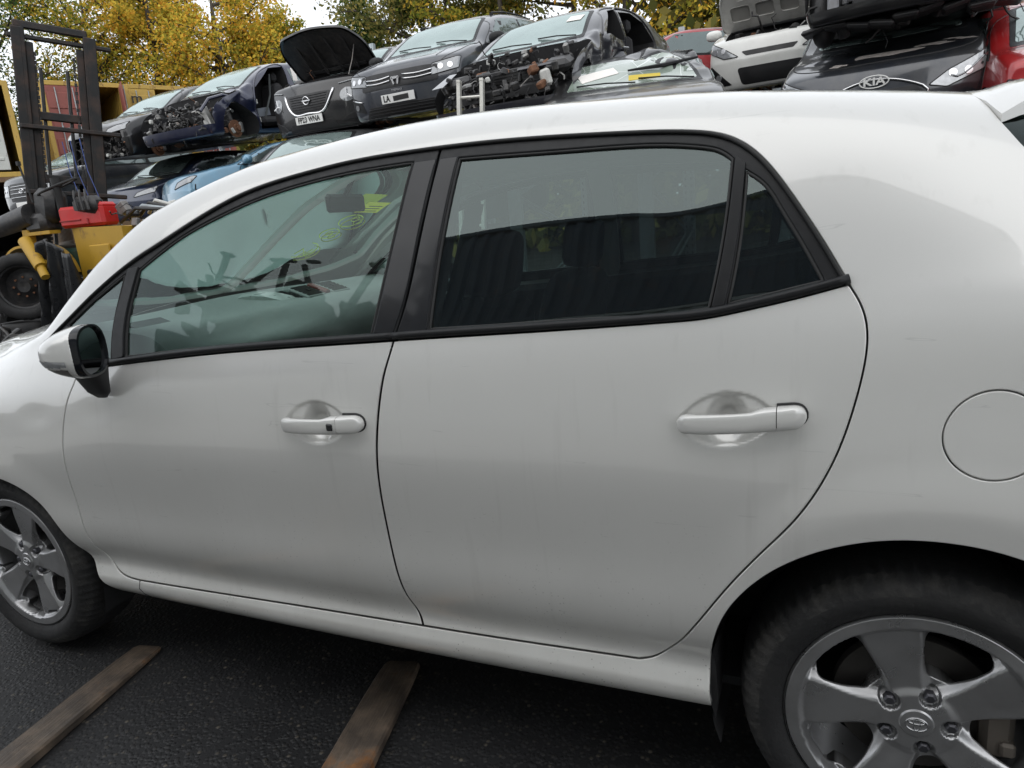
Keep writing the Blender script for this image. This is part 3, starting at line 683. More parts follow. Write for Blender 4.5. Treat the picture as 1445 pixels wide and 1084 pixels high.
W1=make_wheel(0,.040,math.radians(105)); W2=make_wheel(-2.6,.042,math.radians(76))
for cx in(0,-2.6): make_wheel(cx,1.72,1.2,True)
# ---- cabin
grey=simple('dashboard_grey',(.38,.42,.41),.6,vary=.06,scale=50,bump=.08,bscale=500)
dk=simple('dark_seat_cloth',(.028,.029,.031),.9,vary=.2,scale=40,bump=.15,bscale=300)
lt=simple('pale_cabin_trim',(.46,.45,.42),.7,vary=.04)
cabin=empty('cabin',(0,0,0)); par(cabin,car)
# dashboard, swept across the car
def dash_prof(y):
    e=min(y-.10,1.66-y); b=.5+.5*math.cos(PI*min(1,abs(y-.88)/.62)); pas=math.exp(-((y-.45)/.23)**2)
    zt=1.072+.018*b; xr=-1.86+.10*b
    return [(-2.36+.12*(1-b),.98),(-2.345+.12*(1-b),1.083),(-2.20,1.094+.01*b),(-2.03,zt+.006),(xr-.03,zt-.010),(xr+.03-.02*pas,zt-.045),(xr+.055+.02*pas,.98),(xr+.045,.90),(xr+.03,.84),(xr-.02,.72),(xr-.18,.60),(-2.36,.60)]
rings=[]
for y in np.linspace(.12,1.64,41):
    pr=np.array(dash_prof(y)); d=np.r_[0,np.cumsum(np.hypot(*np.diff(pr,axis=0).T))]; f=pchip(d,pr[:,0]),pchip(d,pr[:,1]); t=np.linspace(0,d[-1],48)
    rings.append([Vector((float(f[0](k)),y,float(f[1](k)))) for k in t])
mb=MB(); mb.loft(rings); mb.build('dashboard',grey,cabin,auto=60)
# central console arch with two vents and the red hazard switch
arch_m=simple('silver_console_arch',(.62,.66,.64),.3,metal=.4,coat=.4)
for yy0,sg in((.70,1),(1.06,-1)):
    a=[];b=[]
    for x,z,w_ in[(-2.10,1.110,.016),(-2.04,1.116,.026),(-1.97,1.112,.034),(-1.90,1.095,.036),(-1.84,1.06,.034),(-1.79,1.01,.032),(-1.745,.94,.03),(-1.71,.86,.03),(-1.68,.76,.03)]:
        q=(x+2.10)*.10*sg; a.append(Vector((x,yy0+q-w_*sg,z-.010))); b.append(Vector((x,yy0+q+w_*.6*sg,z)))
    mb=MB(); mb.strip(a,b); mb.strip([p-Vector((0,0,.02)) for p in a],a); o=mb.build('console_arch',arch_m,cabin,True)
mb=MB(); mb.loft([[Vector((x,y,z)) for y in(.745,1.015)]+[Vector((x-.05,y,z-.05)) for y in(1.015,.745)] for x,z in[(-2.02,1.105),(-1.95,1.113),(-1.88,1.098),(-1.82,1.055),(-1.77,1.0),(-1.72,.92),(-1.69,.84)]]); mb.build('centre_console',simple('piano_console',(.02,.021,.022),.25,coat=.5),cabin,auto=50)
for y0 in(.80,.945):
    fr=MB(); fr.box((-1.878,y0,1.098),(.10,.098,.012),rot=Matrix.Rotation(math.radians(20),3,'Y'),bev=.004); vent=fr.build('air_vent',grey,cabin)
    mb=MB()
    for k in range(5): mb.box((-1.912+.017*k,y0,1.117-.0062*k),(.012,.084,.003),rot=Matrix.Rotation(math.radians(35),3,'Y'))
    mb.box((-1.875,y0,1.107),(.022,.008,.006),rot=Matrix.Rotation(math.radians(20),3,'Y')); mb.build('louvre',MAT['black_plastic'],vent)
mb=MB(); mb.box((-1.885,.8725,1.104),(.09,.026,.014),rot=Matrix.Rotation(math.radians(20),3,'Y'),bev=.003); mb.build('hazard_switch',simple('red_switch',(.28,.06,.05),.4),cabin)
for q in range(2):
    mb=MB(); mb.box((-2.02+.09*q,.245+.02*q,1.075-.028*q),(.075,.13,.010),rot=Matrix.Rotation(math.radians(18),3,'Y'),bev=.003); v=mb.build('air_vent',MAT['black_plastic'],cabin)
st=MB(); st.tube([Vector((-1.62+.07*math.sin(a)*.6,1.24+.185*math.cos(a),.99+.185*math.sin(a))) for a in np.linspace(0,2*PI,36,endpoint=False)],.015,8,closed=True); st.box((-1.66,1.24,.98),(.07,.16,.12),bev=.03); st.cyl((-1.66,1.24,.98),(-1.86,1.24,.93),.03); st.build('steering_wheel',MAT['black_plastic'],cabin,auto=60)
mb=MB(); mb.box((-1.72,.885,1.398),(.02,.22,.062),bev=.009); mb.cyl((-1.73,.885,1.41),(-1.66,.885,1.50),.009); mb.build('rear_view_mirror',MAT['gloss_black'],cabin)
def seat(x,y,w,rear=False):
    s=empty('seat',(0,0,0)); s.parent=cabin
    def cush(c,d,rx,nm,t=.6):
        V,Fc=blob((0,0,0),d[0]/2,d[1]/2,d[2]/2,16,24,None,5); Mx=Matrix.Rotation(rx,3,'Y'); return mesh_obj(nm,[Mx@v+Vector(c) for v in V],Fc,dk,s,True)
    cush((x-.25,y,.48),(.52,w,.18),-.08,'cushion'); cush((x+.06,y,.79),(.15,w,.62),.22,'backrest')
    n=[y] if w<.7 else [y-w*.33,y+w*.33]
    for q in n:
        cush((x+.145,q,1.185),(.105,.25,.17),.15,'headrest')
        for dy in(-.05,.05):
            mb=MB(); mb.cyl((x+.12,q+dy,1.02),(x+.145,q+dy,1.17),.006); mb.build('headrest_post',MAT['chrome'],s)
seat(-1.12,.47,.50); seat(-1.12,1.29,.50); seat(-.28,.88,1.28)
# inner trims: pillars, headlining, door cards, floor
def trim_strip(nm,pts,mat,w=.05,off=-.03):
    S=resample(pts,.03,2); P,N=smoothskin(S[:,0],S[:,1],off); d=np.gradient(S,axis=0); d/=np.linalg.norm(d,axis=1)[:,None]+1e-9
    A,_=smoothskin(S[:,0]-d[:,1]*w/2,S[:,1]+d[:,0]*w/2,off); B,_=smoothskin(S[:,0]+d[:,1]*w/2,S[:,1]-d[:,0]*w/2,off)
    A2,_=smoothskin(S[:,0]-d[:,1]*w/2,S[:,1]+d[:,0]*w/2,off-.02); B2,_=smoothskin(S[:,0]+d[:,1]*w/2,S[:,1]-d[:,0]*w/2,off-.02)
    mb=MB()
    for g in(0,1):
        f=lambda q:Vector((q[0],q[1] if g==0 else 1.76-q[1],q[2])); a,b,a2,b2=[[f(k) for k in K] for K in(A,B,A2,B2)]
        mb.loft([[a[i],b[i],b2[i],a2[i]] for i in range(len(a))])
    o=mb.build(nm,mat,cabin,auto=40)
trim_strip('pillar_lining',[(-2.33,1.36),(-2.1,1.40),(-1.85,1.42),(-1.6,1.455),(-1.48,1.47)],lt,.075,-.03)
trim_strip('pillar_lining',[(-.965,1.46),(-.968,1.3),(-.985,1.15),(-1.02,1.0)],lt,.085,-.035)
trim_strip('pillar_lining',[(-.30,1.44),(-.24,1.36),(-.16,1.22),(-.10,1.1)],dk,.10,-.03)
trim_strip('roof_rail_lining',[(-1.6,1.462),(-1.0,1.472),(-.5,1.468),(-.2,1.46)],lt,.05,-.02)
hl=[]
loopH=loop_of([[(-1.50,2.05),(-1.50,1.47)],[(-1.50,1.47),(.1,1.47)],[(.1,1.47),(.1,2.05)],[(.1,2.05),(-1.5,2.05)]],.06)
o=hp('headlining',loopH,[],lt,off=-.035,fn=smoothskin,sp=.08,depth=.002)
dc=loop_of([[(-2.15,1.09),(-1.0,1.09),(-.15,1.09)],[(-.15,1.09),(-.2,.8),(-.5,.42)],[(-.5,.42),(-2.1,.42)],[(-2.1,.42),(-2.15,1.09)]],.04,0)
hp('door_card',dc,[],dk,off=-.075,fn=smoothskin,sp=.06,depth=.06)
mb=MB()
P,N=smoothskin(np.linspace(-2.15,-.12,40),np.full(40,1.087),-.02); Q,_=smoothskin(np.linspace(-2.15,-.12,40),np.full(40,1.087),-.085)
for g in(0,1):
    f=lambda q:Vector((q[0],q[1] if g==0 else 1.76-q[1],q[2])); mb.strip([f(p) for p in P],[f(p) for p in Q])
mb.build('door_top_trim',grey,cabin)
mb=MB(); mb.box((-1.15,.88,.285),(2.3,1.5,.02)); mb.box((.10,.88,.72),(.5,1.3,.02)); mb.build('floor_carpet',dk,cabin)
mb=MB(); mb.box((-2.40,.88,.72),(.03,1.45,.55)); mb.build('bulkhead',MAT['dark'],cabin)
# seat belt
mb=MB(); mb.box((-.955,.185,1.10),(.045,.004,.55),rot=Matrix.Rotation(math.radians(-32),3,'X')@Matrix.Rotation(.05,3,'Y')); mb.build('seat_belt',simple('grey_webbing',(.10,.11,.11),.8),cabin)
# yellow sale slip and crayon marks on the windscreen
def ws_pt(y,x):
    # windscreen point at given x,y on the right-hand half
    w=np.linspace(1.44,2.05,200); P,_=smoothskin(np.full(200,x),w,-.012); yy=1.76-P[:,1]; i=np.argmin(abs(yy-y)); return Vector((x,yy[i],P[i,2]))
def ws_ray(px,py): return ws_pt(px,py)
pn=NT('yellow_slip'); _d=pn.n('ShaderNodeBsdfDiffuse'); _d.inputs[0].default_value=(.72,.75,.10,1); _t=pn.n('ShaderNodeBsdfTranslucent'); _t.inputs[0].default_value=(.72,.75,.10,1); _m=pn.n('ShaderNodeMixShader'); _m.inputs[0].default_value=.6; pn.l(_d.outputs[0],_m.inputs[1]); pn.l(_t.outputs[0],_m.inputs[2]); pn.l(_m.outputs[0],pn.o.inputs['Surface']); pap=pn.m

def ws_patch(nm,x0,x1,y0,y1,mat,off=.0):
    V=[];n=6
    for i in range(n+1):
        for j in range(n+1):
            p=ws_pt(y0+(y1-y0)*j/n,x0+(x1-x0)*i/n); p.z-=off; V.append(p)
    return mesh_obj(nm,V,[(i*(n+1)+j,i*(n+1)+j+1,(i+1)*(n+1)+j+1,(i+1)*(n+1)+j) for i in range(n) for j in range(n)],mat)

o=ws_patch('yellow_slip',-1.90,-1.82,1.18,1.34,pap,.012); par(o,car)
for k in range(3):
    o=ws_patch('slip_lettering',-1.885+.018*k,-1.879+.018*k,1.21,1.31,MAT['seal'],.016); par(o,car)
cr=simple('yellow_crayon_line',(.62,.72,.10),.6)
def scrawl(x,y,pts,r=.0022):
    mb=MB(); mb.tube([ws_pt(y+b,x+a)-Vector((0,0,.004)) for a,b in pts],r,5); o=mb.build('crayon_mark',cr); par(o,car)
el=lambda a,b,t0,t1,n=22:[(a*math.cos(t),b*math.sin(t)) for t in np.linspace(t0,t1,n)]
scrawl(-1.985,1.28,el(.035,.075,0,6.2)); scrawl(-1.975,1.30,el(.014,.025,0,6.0),.0018); scrawl(-2.06,1.22,el(.028,.06,.3,6.4)); scrawl(-2.06,1.22,el(.012,.02,0,6.0),.0018); scrawl(-2.15,1.15,el(.04,.085,.2,3.6)); scrawl(-2.17,1.15,[(0,-.04),(.03,-.01),(-.01,.03),(.02,.06)])

# roof spoiler over the tailgate
def z_at(x,y):
    w=np.linspace(1.40,2.05,240); P,_=smoothskin(np.full(240,x),w,0); return float(np.interp(y,P[:,1],P[:,2]))
rings=[]
for x,yl,th,lift in((.066,.30,.004,.001),(.080,.262,.008,.003),(.097,.224,.014,.006),(.125,.238,.020,.018),(.15,.255,.028,.026),(.22,.28,.035,.035),(.34,.31,.035,.045),(.43,.34,.030,.055),(.455,.36,.012,.055)):
    ys=np.linspace(yl,.88,12); tp=[(y,z_at(min(x,.44),max(y,yl+.01))+lift-(.004 if k==0 else 0)) for k,y in enumerate(ys)]; full=tp+[(1.76-y,z) for y,z in tp[:-1][::-1]]
    rings.append([Vector((x,y,z)) for y,z in full]+[Vector((x,y,z-th)) for y,z in full[::-1]])
mb=MB(); mb.loft(rings); o=mb.build('roof_spoiler',MAT['paint'],auto=40); par(o,car)
# ================================================================== ground
def asphalt():
    N=NT('asphalt'); v=N.n('ShaderNodeTexVoronoi'); v.inputs['Scale'].default_value=78; v.inputs['Randomness'].default_value=1; N.l(N.obj(),v.inputs['Vector'])
    cell=N.n('ShaderNodeSeparateColor'); N.l(v.outputs['Color'],cell.inputs[0])
    stone=N.ramp(cell.outputs[0],[(0,(.014,.014,.015)),(.50,(.024,.024,.025)),(.75,(.034,.032,.029)),(.92,(.075,.065,.05)),(1,(.13,.115,.09))])
    mask=N.ramp(v.outputs['Distance'],[(.25,1),(.55,0)])
    sel=N.ramp(cell.outputs[1],[(.45,.1),(.7,1)])
    c=N.mix(N.math('MULTIPLY',mask,sel),(.010,.010,.011),stone)
    big=N.ramp(N.noise(1.3,5,.6),[(.35,.45),(.7,1.0)])
    mxx=N.n('ShaderNodeMix',data_type='RGBA',blend_type='MULTIPLY'); mxx.inputs['Factor'].default_value=1; N.l(c,mxx.inputs['A']); N.l(big,mxx.inputs['B'])
    h=N.math('ADD',N.math('MULTIPLY',mask,.6),N.math('MULTIPLY',N.noise(160,3),.4))
    r=N.ramp(N.noise(1.1,4,.6),[(.35,.48),(.7,.8)])
    N.bsdf(mxx.outputs['Result'],r,0,spec=.5,bump=h,bs=.55,bd=.004); return N.m
MAT['asphalt']=asphalt()
g=MB(); n=60
g.add([(-400,-400,0),(400,-400,0),(400,400,0),(-400,400,0)],[(0,1,2,3)])
o=g.build('ground',MAT['asphalt']); tag(o,'dark wet asphalt yard surface with exposed pale stone chips',kind='structure')
ap=MB(); ap.add([(-11,-2.5,.006),(7,-1.9,.006),(9,-40,.006),(-14,-40,.006)],[(3,2,1,0)])  # unseen pale ground, added to bounce light onto the lower doors
o=ap.build('bounce_apron',simple('pale_bounce',(.40,.39,.365),.8,vary=.15,scale=2,bump=.2,dirt=.35,dirtcol=(.2,.19,.17))); tag(o,'unseen pale ground added behind the photographer to bounce light onto the car',kind='structure')
# rusty tines
def rusty_bar():
    N=NT('rusty_brown_steel'); f=N.noise(3.2,7,.68,N.obj((1,1,1))); g2=N.noise(14,5,.6,N.obj((1,1,1)))
    a=N.ramp(f,[(.30,(.030,.027,.024)),(.45,(.12,.092,.068)),(.56,(.19,.14,.10)),(.63,(.30,.13,.04)),(.72,(.09,.065,.05))])
    c=N.mix(N.ramp(g2,[(.35,0),(.6,.75)]),a,(.055,.045,.038))
    s=N.noise(5,4,.6,N.obj((1.2,30,8))); c=N.mix(N.ramp(s,[(.62,0),(.70,.4)]),c,(.22,.19,.16))
    N.bsdf(c,N.ramp(f,[(.3,.38),(.7,.8)]),.25,bump=N.math('ADD',g2,N.math('MULTIPLY',s,.8)),bs=.6,bd=.005); return N.m
MAT['tine']=rusty_bar()
def tine(cx0,cy0,cx1,cy1,w,label):
    """tapered bar from (x0,y0) outside the car to tip (x1,y1)"""
    d=Vector((cx1-cx0,cy1-cy0,0)); L=d.length; ang=math.atan2(d.y,d.x); root=MB(); rings=[]
    for t,ww,h in[(0,1,.045),(.15,1,.044),(.5,1,.034),(.8,1,.024),(.93,.98,.018),(.985,.93,.014),(1.0,.80,.011)]:
        x=t*L; hw=w/2*ww; b=.006; rings.append([Vector(p) for p in[(x,-hw,.004),(x,hw,.004),(x,hw,h-b),(x,hw-b,h),(x,-hw+b,h),(x,-hw,h-b)]])
    root.loft(rings); o=root.build('steel_bar',MAT['tine'],auto=35); o.location=(cx0,cy0,0); o.rotation_euler=(0,0,ang); tag(o,label,'steel bar','flat rusty bars lying under the silver car'); return o
tine(-1.985,-.97,-2.212,.142,.110,'flat rusty brown bar on the asphalt pointing under the car behind its front wheel')
tine(-1.10,-.62,-1.322,.315,.122,'flat rusty brown bar on the asphalt pointing under the middle of the car')
# ================================================================== shipping containers
def cont_paint(name,col,rust=.5):
    if name in MAT: return MAT[name]
    N=NT(name); f=N.noise(2.5,8,.7); c=N.mix(N.ramp(f,[(.3,0),(.8,.35)]),col,tuple(k*.55 for k in col)); r=N.ramp(N.noise(5,8,.75,N.obj((1,1,.5))),[(.56,0),(.66,rust)]); c=N.mix(r,c,(.12,.05,.025)); N.bsdf(c,.55,bump=N.noise(20,4),bs=.1); MAT[name]=N.m; return N.m
def container(name,loc,rz,mat,label,L=6.06,W=2.44,H=2.59,doors=None,open_=False,door_mats=None,frame=None,group='shipping containers'):
    """origin bottom centre; door end at +x"""
    root=empty(name,loc,(0,0,rz)); tag(root,label,'shipping container',group); fm=frame or mat
    f=MB()
    for sx in(-1,1):
        for sy in(-1,1): f.box((sx*(L/2-.06),sy*(W/2-.06),H/2),(.14,.14,H),bev=.01)
        for z in(.08,H-.06): f.box((sx*(L/2-.06),0,z),(.12,W-.2,.14),bev=.01)
    for sy in(-1,1):
        for z in(.08,H-.05): f.box((0,sy*(W/2-.05),z),(L-.2,.09,.13),bev=.01)
    f.build('frame',fm,root)
    for sy in(-1,1):
        V=[];n=int((L-.3)/.28); y=[]
        xs=[]; 
        for k in range(n):
            x0=-L/2+.15+k*(L-.3)/n; d=(L-.3)/n
            for u,o in((0,0),(.30,0),(.42,-.036),(.80,-.036)): xs.append((x0+u*d,o))
        xs.append((L/2-.15,0)); A=[Vector((x,sy*(W/2-.03+o),.13)) for x,o in xs]; B=[Vector((x,sy*(W/2-.03+o),H-.1)) for x,o in xs]
        mb=MB(); mb.strip(A,B); mb.build('side_panel',mat,root)
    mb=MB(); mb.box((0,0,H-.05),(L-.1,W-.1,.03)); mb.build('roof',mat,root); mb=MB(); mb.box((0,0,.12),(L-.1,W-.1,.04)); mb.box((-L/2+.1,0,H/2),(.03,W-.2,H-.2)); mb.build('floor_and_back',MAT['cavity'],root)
    dm=door_mats or(mat,mat)
    if doors!='none':
        for i,sy in enumerate((-1,1)):
            d=empty('door',(L/2,sy*(W/2-.1),0),(0,0,math.radians(open_[i])*sy if open_ else 0)); d.parent=root
            mb=MB(); w=W/2-.12; mb.box((-.02,-sy*w/2,H/2),(.04,w,H-.28),bev=.008)
            for k in range(3): mb.box((.012,-sy*w/2,.55+k*.72),(.03,w-.14,.50),bev=.02)
            mb.build('door_leaf',dm[i],d)
            for k in(.28,.74):
                mb=MB(); mb.cyl((.055,-sy*w*k,.2),(.055,-sy*w*k,H-.2),.018,8); mb.box((.055,-sy*w*k,1.15),(.03,.05,.09)); mb.box((.06,-sy*(w*k+.12),1.12),(.015,.28,.03)); mb.build('lock_rod',MAT['gal'],d)
    return root
# ================================================================== vehicle builder for the yard
from mathutils.bvhtree import BVHTree
MAT['bglass']=None
def opaque_glass(name,col,f0=.22,rough=.04):
    N=NT(name); n1=N.noise(2.2,4,.6); c=N.mix(n1,tuple(x*.5 for x in col),tuple(x*1.5 for x in col))
    b=N.n('ShaderNodeBsdfDiffuse'); N.l(c,b.inputs[0]); g=N.n('ShaderNodeBsdfGlossy'); g.inputs['Roughness'].default_value=rough; g.inputs[0].default_value=(.85,.95,.93,1)
    fr=N.n('ShaderNodeFresnel'); fr.inputs['IOR'].default_value=1.6
    f=N.math('ADD',N.math('MULTIPLY',fr.outputs[0],1-f0),f0); m=N.n('ShaderNodeMixShader'); N.l(f,m.inputs[0]); N.l(b.outputs[0],m.inputs[1]); N.l(g.outputs[0],m.inputs[2]); N.l(m.outputs[0],N.o.inputs['Surface']); return N.m
MAT['bglass']=opaque_glass('car_window_glass',(.05,.065,.065),.10)
MAT['wglass']=opaque_glass('windscreen_glass',(.17,.22,.21),.22)
MAT['lamp']=simple('headlamp_glass',(.26,.27,.28),.08,metal=.3,coat=1,vary=.4,scale=25)
MAT['grille']=simple('black_grille',(.008,.008,.009),.45)
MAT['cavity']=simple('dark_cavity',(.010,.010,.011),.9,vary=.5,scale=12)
MAT['plate_w']=simple('white_plate',(.72,.72,.70),.4,vary=.03)
MAT['plate_t']=simple('plate_black',(.01,.01,.01),.5)
MAT['seat']=simple('black_seat',(.03,.03,.032),.85,vary=.3)
MAT['oily']=simple('oily_engine_black',(.02,.02,.021),.45,vary=.6,scale=22,dirt=.5,dirtcol=(.09,.08,.07))
MAT['alu']=simple('cast_aluminium',(.30,.30,.29),.45,metal=.7,vary=.4,scale=20,dirt=.5)
MAT['whiteplas']=simple('pale_plastic',(.55,.55,.52),.5,vary=.15,dirt=.4)
MAT['gal']=simple('galvanised_steel',(.36,.40,.42),.5,metal=.5,vary=.25,scale=14,dirt=.35,dirtcol=(.16,.13,.10))
def car_cage(s):
    """s: dict of sizes. returns body mesh (Subsurf'd) vertices/faces"""
    L,W,H=s['L'],s['W']/2,s['H']; zb=s.get('zb',.22); nose=s.get('nose',L*.49); tail=nose-L
    ch=s.get('cowl',nose-.98); cz=s.get('cowlz',H*.70); hz=s.get('hoodz',cz-.14); rx=s.get('rx',ch-.80); rr=s.get('rr',tail+.55); bz=s.get('belt',H*.615); bt=s.get('beltr',bz+.07); tz=s.get('tailz',bt+.08)
    tum=s.get('tum',.17)
    st=[]
    def ring(x,w,z0,belt,top,wt=None,rail=None):
        st.append((x,w,z0,belt,top,wt,rail))
    # (x, halfwidth, bottom z, belt z, centre z, window-top fraction)
    cab=lambda x,b,c,k=1.: ring(x,W,zb,b,c,(W-tum*.72*k-.02,b+(c-b)*.80),(W-tum*k-.05,b+(c-b)*.925))
    hood=lambda x,w,b,c: ring(x,w,zb+.02,b,c,(w*.93,b+(c-b)*.45),(w*.80,b+(c-b)*.75))
    hood(nose,W*.93,hz-.10,hz-.03); hood(nose-.12,W*.985,hz-.03,hz+.045); hood(nose-.40,W,hz+.035,hz+.09); hood(nose-.72,W,(hz+cz)/2+.01,(hz+cz)/2+.065); hood(ch,W,bz-.01,cz)
    cab(ch-.28,bz,cz+(H-cz)*.40,.45); cab(rx+.10,bz+.01,H-.075,.92); cab(rx-.25,bz+.015,H-.012); cab((rx+rr)/2-.1,bz+.03,H); cab(rr,bt,H-.06); 
    cab(rr-.22,bt+.01,H-.19 if s.get('slope',1) else H-.1); ring(tail+.10,W*.965,zb+.06,bt+.02,tz+.03,(W*.84,bt+.04),(W*.70,bt+.06)); ring(tail,W*.90,zb+.10,bt-.05,tz-.03,(W*.82,bt-.03),(W*.68,tz-.05))
    bow=s.get('bow',.20); V=[];ids=[]
    for n,(x,w,z0,b,c,wt,rl) in enumerate(st):
        cols=[0,.38,.68,.86]
        half=[(w*k,z0) for k in cols]+[(w*.95,z0+.005)]+[(w*.995,z0+.15),(w*1.0,z0+.36),(w*.995,b-.16)]+[(w*.965,b)]+[wt,rl,(rl[0]*.55,rl[1]+(c-rl[1])*.8),(0,c)]
        full=half+[(-y,z) for y,z in half[1:-1][::-1]]
        k=max(0,1-n/3.)if n<3 else 0; kt=1 if n==len(st)-1 else (.6 if n==len(st)-2 else 0)
        row=[]
        for y,z in full:
            xx=x-bow*k*(abs(y)/W)**2.4+ .10*kt*(abs(y)/W)**2.4
            if n==0: xx-=max(0,(z-.62))*s.get('rake',.30)+max(0,.36-z)*.25
            row.append(len(V)); V.append((xx,y,z))
        ids.append(row)
    m=24; Fc=[]
    for i in range(len(ids)-1):
        for k in range(m): Fc.append((ids[i][k],ids[i][(k+1)%m],ids[i+1][(k+1)%m],ids[i+1][k]))
    # caps: rows between side columns
    for e,(row,sg) in enumerate(((ids[0],1),(ids[-1],-1))):
        # left side idx 4..8 , right side idx 20..16 ; bottom 4..0..20 ; top 8..12..16
        bottom=[row[4-k] for k in range(5)]+[row[(24-k)%24] for k in range(1,5)]
        topr=[row[8+k] for k in range(9)]
        left=[row[4+k] for k in range(5)]; right=[row[20-k] for k in range(5)]
        grid=[bottom]
        for r in(1,2,3):
            g=[left[r]]
            for c in range(1,8):
                t=r/4; a=Vector(V[bottom[c]]); b=Vector(V[topr[c]]); p=a.lerp(b,t)
                zl=V[left[r]][2]; y=p.y; xc=(st[0][0] if e==0 else st[-1][0]); 
                if e==0: xx=xc-bow*(abs(y)/W)**2.4-max(0,(zl-.62))*s.get('rake',.30)-max(0,.36-zl)*.25
                else: xx=xc+.10*(abs(y)/W)**2.4
                g.append(len(V)); V.append((xx,y,zl+(b.z-V[left[4]][2])*t*.5))
            g.append(right[r]); grid.append(g)
        grid.append(topr)
        for r in range(4):
            for c in range(8):
                f=(grid[r][c],grid[r][c+1],grid[r+1][c+1],grid[r+1][c]); Fc.append(f)
    return V,Fc
class Veh:
    def __init__(s,name,spec,paint,label,cat='car',group=None,loc=(0,0,0),rot=(0,0,0),cuts=(),arches=True,dents=(),lvl=2):
        s.sp=spec; s.paint=paint; s.cat=cat
        s.root=empty(name,(0,0,0)); tag(s.root,label,cat,group)
        V,Fc=car_cage(spec); me=bpy.data.meshes.new('tmp'); me.from_pydata(V,[],Fc)
        bm=bmesh.new(); bm.from_mesh(me); bmesh.ops.recalc_face_normals(bm,faces=bm.faces); bm.to_mesh(me); bm.free()
        o=bpy.data.objects.new('tmp',me); C.objects.link(o); m=o.modifiers.new('s','SUBSURF'); m.levels=lvl; m.render_levels=lvl
        dg=bpy.context.evaluated_depsgraph_get(); full=bpy.data.meshes.new_from_object(o.evaluated_get(dg))
        clean=full.copy()
        def dent(me):
            if not dents: return
            co=np.empty(len(me.vertices)*3); me.vertices.foreach_get('co',co); co=co.reshape(-1,3)
            for c,r,amp,fr in dents:
                d=np.linalg.norm((co-np.array(c))/np.array(r),axis=1); k=np.clip(1-d,0,1)
                for i in np.where(k>0)[0]:
                    nv=noise.noise_vector(Vector(co[i])*fr); y0=co[i,1]; co[i]+=np.array(nv)*amp*k[i]**.5
                    if c[1]!=0: co[i,1]-=math.copysign(amp*.5*k[i],y0)
            me.vertices.foreach_set('co',co.ravel()); me.update()
        dent(full)
        s.full=full; full.calc_loop_triangles()
        s.bvh=BVHTree.FromPolygons([v.co[:] for v in full.vertices],[p.vertices[:] for p in full.polygons])
        o.modifiers.clear(); o.data=clean
        nose=spec.get('nose',spec['L']*.49); s.nose=nose; s.tail=nose-spec['L']; s.fa=spec.get('fa',nose-.83); s.ra=spec.get('ra',s.fa-spec.get('wb',spec['L']*.615)); W=spec['W']/2; s.W=W
        s.wr=spec.get('wr',.33)
        mbs=[]
        if arches:
            for x in(s.fa,s.ra):
                for y in(-1,1):
                    mb=MB(); r=s.wr+.055; mb.tube([(x,y*(W+.3),s.wr+.01),(x,y*(W-.34),s.wr+.01)],r,28); mbs.append(mb)
        for axis,poly,a,b in cuts:
            mb=MB()
            if axis=='y': mb.loft([[Vector((x,a,z)) for x,z in poly],[Vector((x,b,z)) for x,z in poly]])
            if axis=='z': mb.loft([[Vector((x,y,a)) for x,y in poly],[Vector((x,y,b)) for x,y in poly]])
            if axis=='x': mb.loft([[Vector((a,y,z)) for y,z in poly],[Vector((b,y,z)) for y,z in poly]])
            mbs.append(mb)
        for me_ in(full,clean): me_.materials.clear(); me_.materials.append(paint); me_.materials.append(MAT['cavity'])
        def vol(me):
            bm=bmesh.new(); bm.from_mesh(me); v=abs(bm.calc_volume()); bm.free(); return v
        body=clean.copy(); v0=vol(clean)
        for n_,mb in enumerate(mbs):                      # one cut at a time, each checked before it is kept
            for attempt in range(4):
                c=mb.build('cut',MAT['cavity']); bm=bmesh.new(); bm.from_mesh(c.data); bmesh.ops.recalc_face_normals(bm,faces=bm.faces); bm.to_mesh(c.data); bm.free()
                c.location=Vector((.0013,.0007,.0011))*attempt; o.data=body
                md=o.modifiers.new('b','BOOLEAN'); md.operation='DIFFERENCE'; md.object=c; md.solver='EXACT'; md.material_mode='TRANSFER'
                dg=bpy.context.evaluated_depsgraph_get(); dg.update(); nb_=bpy.data.meshes.new_from_object(o.evaluated_get(dg)); o.modifiers.clear(); bpy.data.objects.remove(c)
                xs=[q.co.x for q in nb_.vertices] or [0]; ok=vol(nb_)>.80*vol(body) if n_<4 and arches else vol(nb_)>.45*vol(body)
                if ok and max(xs)-min(xs)>.72*spec['L'] and len(nb_.vertices)>.5*len(body.vertices): body=nb_; break
        dent(body)
        bpy.data.objects.remove(o)
        bm=bmesh.new(); bm.from_mesh(body)
        for e in bm.edges: e.smooth=not(len(e.link_faces)==2 and e.calc_face_angle(0)>math.radians(35))
        for f in bm.faces: f.smooth=True
        bm.to_mesh(body); bm.free()
        body.name='body'; b=bpy.data.objects.new('body',body); C.objects.link(b); b.parent=s.root; s.body=b
        s.loc=loc; s.rot=rot
    def hit(s,axis,u,w,side=1):
        if axis=='front': o=Vector((5,u,w)); d=Vector((-1,0,0))
        elif axis=='rear': o=Vector((-5,u,w)); d=Vector((1,0,0))
        elif axis=='side': o=Vector((u,5*side,w)); d=Vector((0,-side,0))
        else: o=Vector((u,w,5)); d=Vector((0,0,-1))
        p,n,i,_=s.bvh.ray_cast(o,d)
        if p is None:
            p,n,i,_=s.bvh.find_nearest(o-d*0+d*(5-(s.nose if axis=='front' else s.W if axis=='side' else 1.2)));
        if n.dot(d)>0: n=-n
        return p,n
    def fn(s,axis,side=1):
        def f(u,w,off=0.):
            P=[];N=[]
            for a,b in zip(u,w):
                p,n=s.hit(axis,a,b,side); P.append(p);N.append(n)
            P=np.array(P);N=np.array(N); return P+N*off,N
        return f
